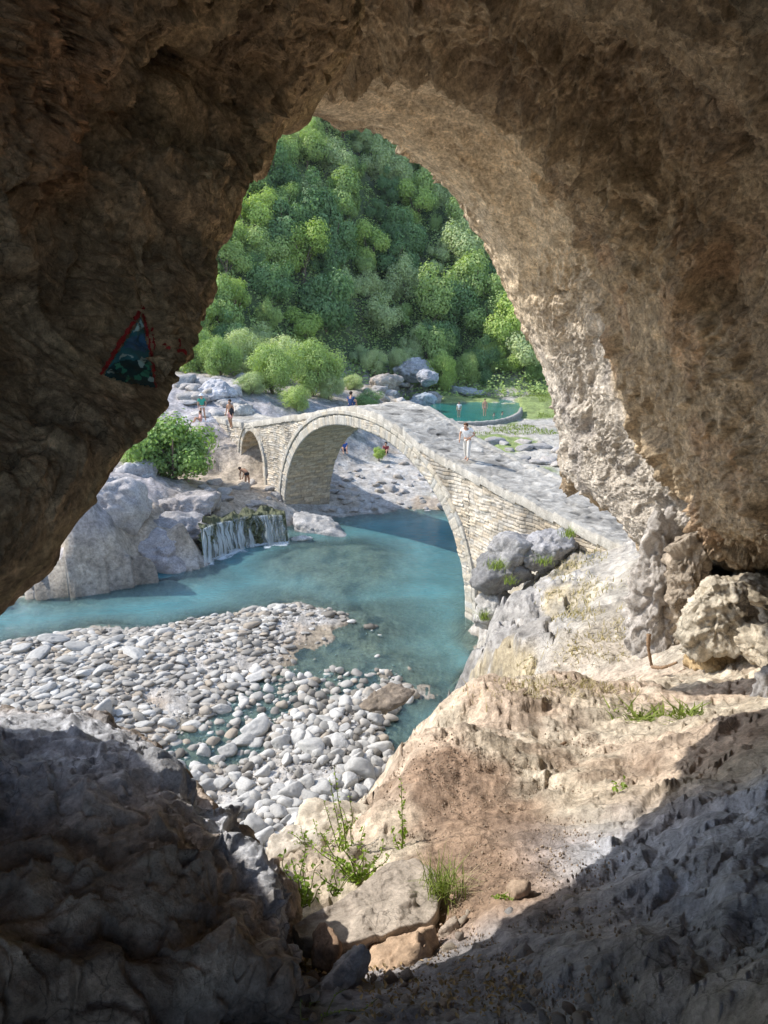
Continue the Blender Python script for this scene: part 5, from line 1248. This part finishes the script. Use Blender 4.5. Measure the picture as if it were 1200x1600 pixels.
veil = sstep(-.8, 1.1, st+.7*st2+.35*v[None]-.2*sstep(.35, .6, U))*.68*sstep(0.06, .14, v)[None]*(.45+.55*sstep(.95, .5, U)*1.0)
G = G+out*(.12*st)[..., None]
tag(obj('waterfall', mesh_from('waterfall', G.reshape(-1, 3), grid_faces(260, 90), FALL, attrs={'veil': veil.ravel()})), kind='structure')
# foam at its foot

foot = lipc+out*.75; tf = np.linspace(0, 1, 60); G = foot[:, None]+out*(tf[None, :, None]*1.3-.25); G[..., 2] = .012+.05*np.clip(fbm(G*3, 3, 61), 0, 1)*(1-tf)[None]
fa = sstep(-.25, .7, fbm(G*2.3, 4, 62)+.9*(1-tf)[None]**1.5-.35+.25*(1-np.linspace(0, 1, 260))[:, None])*(1-sstep(.75, 1, tf))[None]*.9
tag(obj('foam', mesh_from('foam', G.reshape(-1, 3), grid_faces(260, 60), FALL, attrs={'veil': fa.ravel()})), 'white foam churned up where the waterfall meets the river', 'foam', None, 'stuff')
# small upper stream feeding the fall
UPW = np.array([lipc[0]-out*.8, lipc[130]-out*.8, lipc[259]-out*.8, bp(-3.3, -.3, 1.45), bp(-3.6, 2.5, 1.45), bp(-6.0, 2.5, 1.45), bp(-6.0, -.6, 1.45), bp(-5.2, -3.2, 1.5)])
# ------------------------------------------------------------------ pool
WALLM = rock_mat("pool_wall_stone", (.30, .28, .24), dark=.5, light=1.4, s=1.2, bmp=.8, bd=.03)
RIMM = rock_mat("pool_rim_stone", (.38, .36, .32), dark=.7, light=1.2, s=1.2, bmp=.6, bd=.02)
ring = [(640,629),(652,640),(670,649),(695,656),(725,659),(760,658),(790,653),(808,645),(813,637)]
rp = catmull(np.array([Pz(px, py, 1.30) for px, py in ring]), 0, 200); back = [Pz(px, py, 1.1) for px, py in ((812,628),(780,624),(740,622),(700,623),(660,624))]
ctr = np.mean(rp, 0); ctr[2] = 1.3
def wallpart(name, prof, mat, par_, seed):
    G = np.zeros((200, len(prof), 3)); d = rp-ctr; d[:, 2] = 0; d /= np.linalg.norm(d, axis=1, keepdims=True)
    for j, (r_, z_) in enumerate(prof): G[:, j] = rp+d*r_; G[:, j, 2] = z_
    G += (.08*facet(G*2.0, seed, 1.3)[0]+.04*facet(G*5, seed+2)[0])[..., None]*np.array([.5, .5, .6]); rl = np.array(par_.location)
    return obj(name, mesh_from(name, G.reshape(-1, 3)-rl, grid_faces(200, len(prof)), mat), par_)
pw = empty('pool_wall', (ctr[0], ctr[1], 0)); tag(pw, 'low curved stone wall holding back the green hot-spring pool', 'wall')
wallpart('wall_face', [(.0, .6), (.0, 1.20)]+[(.34+.05*i, 1.2-.16*i) for i in range(10)], WALLM, pw, 41)
wallpart('wall_rim', [(-.08, 1.0), (-.08, 1.32), (.1, 1.34), (.2, 1.34), (.3, 1.33), (.38, 1.24), (.34, 1.1)], RIMM, pw, 45)
POOLW = water_mat("pool_water", (.015, .15, .14), (.015, .15, .14), 1, .05, .12, 3.0)
ring2 = np.concatenate([rp[:, :2], np.array(back)[:, :2]]); nf = len(ring2)
V = [(*p, 1.12) for p in ring2]+[(ring2[:, 0].mean(), ring2[:, 1].mean(), 1.12)]; F = [(i, (i+1) % nf, nf) for i in range(nf)]
tag(obj('pool_water', mesh_from('pool_water', V, F, POOLW, False, attrs={'depth': np.ones(nf+1)})), kind='structure')
# ------------------------------------------------------------------ painted triangle on the left wall
gl = grid_faces(left_P.shape[0], left_P.shape[1]); i0_ = 40
bvh = BVHTree.FromPolygons([tuple(p) for p in left_P[:, 100:510].reshape(-1, 3)], [tuple(int(i) for i in f) for f in grid_faces(left_P.shape[0], 410)])
def on_wall(px, py, lift=.004):
    d = FWD+(px-600)/FPX*RGT+(800-py)/FPX*UPV; d = d/np.linalg.norm(d)
    h_ = bvh.ray_cast(Vector(CAMP), Vector(d))
    if h_[0] is None: return None
    return np.array(h_[0])-d*lift
def paint_poly(name, poly_px, step, mat, parent, lift, off):
    lift = lift+.006; step = step*.7
    """thin paint film following the rock: outline filled with a fine grid of points set on the wall"""
    P_ = np.array(poly_px, float); lo, hi = P_.min(0), P_.max(0); nx = max(2, int((hi[0]-lo[0])/step)+1); ny = max(2, int((hi[1]-lo[1])/step)+1)
    X, Y = np.meshgrid(np.linspace(lo[0], hi[0], nx), np.linspace(lo[1], hi[1], ny), indexing='ij'); jit = vnoise(np.stack([X*.23, Y*.23, X*0], -1), 5)*2.0
    ins = sdist(X, Y, P_)+jit > 0; V = {}; F = []
    def gv(i, j):
        if (i, j) not in V:
            p = on_wall(X[i, j], Y[i, j], lift)
            if p is None: return None
            V[(i, j)] = (len(V), p)
        return V[(i, j)][0]
    for i in range(nx-1):
        for j in range(ny-1):
            if ins[i, j] and ins[i+1, j] and ins[i, j+1] and ins[i+1, j+1]:
                q = [gv(i, j), gv(i+1, j), gv(i+1, j+1), gv(i, j+1)]
                if None not in q: F.append(tuple(q))
    if not F: return None
    vv = np.array([p for _, p in sorted(V.values(), key=lambda t: t[0])])-off
    return obj(name, mesh_from(name, vv, F, mat, True), parent)
PT = flat_mat("paint_teal", (.035, .16, .19), .6); PD = flat_mat("paint_dark", (.015, .05, .055), .6); PG = flat_mat("paint_green", (.05, .26, .17), .6); PR = flat_mat("paint_red", (.30, .025, .025), .6); PL = flat_mat("paint_pale", (.35, .50, .48), .6); PB = flat_mat("paint_blue", (.05, .14, .26), .6)
o3 = on_wall(205, 560)
pr = empty('wall_painting', tuple(o3)); tag(pr, 'small triangular painted landscape with red border on the dark left cave wall', 'wall painting')
L0_ = .006
paint_poly('painted_panel', [(221,492),(233,545),(243,607),(200,598),(160,586),(180,555),(200,525)], 2.5, PT, pr, L0_, o3)
paint_poly('painted_border', [(222,470),(223,488),(200,525),(180,556),(162,586),(154,590),(158,578),(176,548),(186,530),(208,498)], 2, PR, pr, L0_+.002, o3)
paint_poly('painted_border', [(223,472),(228,492),(237,540),(243,580),(245,606),(239,606),(236,575),(230,535),(221,492)], 2, PR, pr, L0_+.002, o3)
paint_poly('painted_ground', [(160,587),(178,566),(200,560),(234,562),(243,607),(200,599)], 2.5, PD, pr, L0_+.003, o3)
for k, (cx_, cy_, r_) in enumerate(((172,580,6),(184,572,6),(192,580,5),(222,566,7),(232,572,6),(228,584,7),(236,592,6),(214,590,6),(200,592,5))):
    th = np.linspace(0, 2*math.pi, 14, endpoint=False); paint_poly('painted_tree', [(cx_+r_*(1+.3*math.sin(3*t+k))*math.cos(t), cy_+r_*(1+.3*math.cos(2*t+k))*math.sin(t)) for t in th], 1.5, PG if k % 3 else PL, pr, L0_+.005, o3)
th = np.linspace(math.pi, 2*math.pi, 18); paint_poly('painted_arch', [(198+13*math.cos(t), 562+10*math.sin(t)) for t in th]+[(198+9*math.cos(t), 563+6.5*math.sin(t)) for t in th[::-1]], 1.3, PL, pr, L0_+.006, o3)
paint_poly('painted_sky', [(221,496),(226,512),(212,518),(206,524),(212,508)], 1.5, PL, pr, L0_+.004, o3)
paint_poly('painted_water', [(204,526),(227,520),(231,548),(226,552),(200,545),(190,546)], 2, PB, pr, L0_+.003, o3)
def stroke(pts, w_):
    P_ = hang([(a, b_, 0) for a, b_ in pts], 10)[:, :2]; T = np.gradient(P_, axis=0); T /= np.linalg.norm(T, axis=1, keepdims=True)+1e-9; Nn = np.stack([-T[:, 1], T[:, 0]], -1)
    return list(map(tuple, P_+Nn*w_))+list(map(tuple, (P_-Nn*w_)[::-1]))
sg = empty('scribble', tuple(on_wall(255, 530))); tag(sg, 'faint dark red scribbled letters to the right of the painted triangle', 'graffiti'); so = np.array(sg.location)
for s_ in ([(238,512),(240,530),(242,548)],[(240,530),(252,526),(262,524)],[(243,548),(254,546),(266,543)],[(250,515),(262,530),(274,536)],[(262,512),(258,530),(256,545)],[(270,540),(280,530),(278,548)],[(276,552),(286,548),(292,556)]):
    paint_poly('scribble_stroke', stroke(s_, 2.4), 1.4, PR, sg, .006, so)
# ------------------------------------------------------------------ air between here and the hill
zs = [(o.matrix_world @ Vector(c))[2] for o in scene.objects if o.type == 'MESH' and len(o.data.vertices) > 50000 for c in o.bound_box]
ztop, zbot = max(zs)+14, min(zs)-1.0
hx, hy0, hy1 = 262.0, -262.0, 262.0
V = [(sx*hx, y, z) for z in (zbot, ztop) for y in (hy0, hy1) for sx in (-1, 1)]
F = [(0, 2, 3, 1), (4, 5, 7, 6), (0, 1, 5, 4), (2, 6, 7, 3), (0, 4, 6, 2), (1, 3, 7, 5)]
HZ = bpy.data.materials.new("haze_air"); HZ.use_nodes = True; nt = HZ.node_tree; nt.nodes.remove(nt.nodes['Principled BSDF'])
pv_ = nt.nodes.new('ShaderNodeVolumePrincipled'); pv_.inputs['Color'].default_value = (.72, .88, 1.0, 1); pv_.inputs['Density'].default_value = .00014; pv_.inputs['Anisotropy'].default_value = .2
nt.links.new(pv_.outputs[0], nt.nodes['Material Output'].inputs['Volume'])
tag(obj('haze', mesh_from('haze', V, F, HZ, False)), 'thin bluish air between the cave and the wooded hill', 'haze', None, 'stuff')
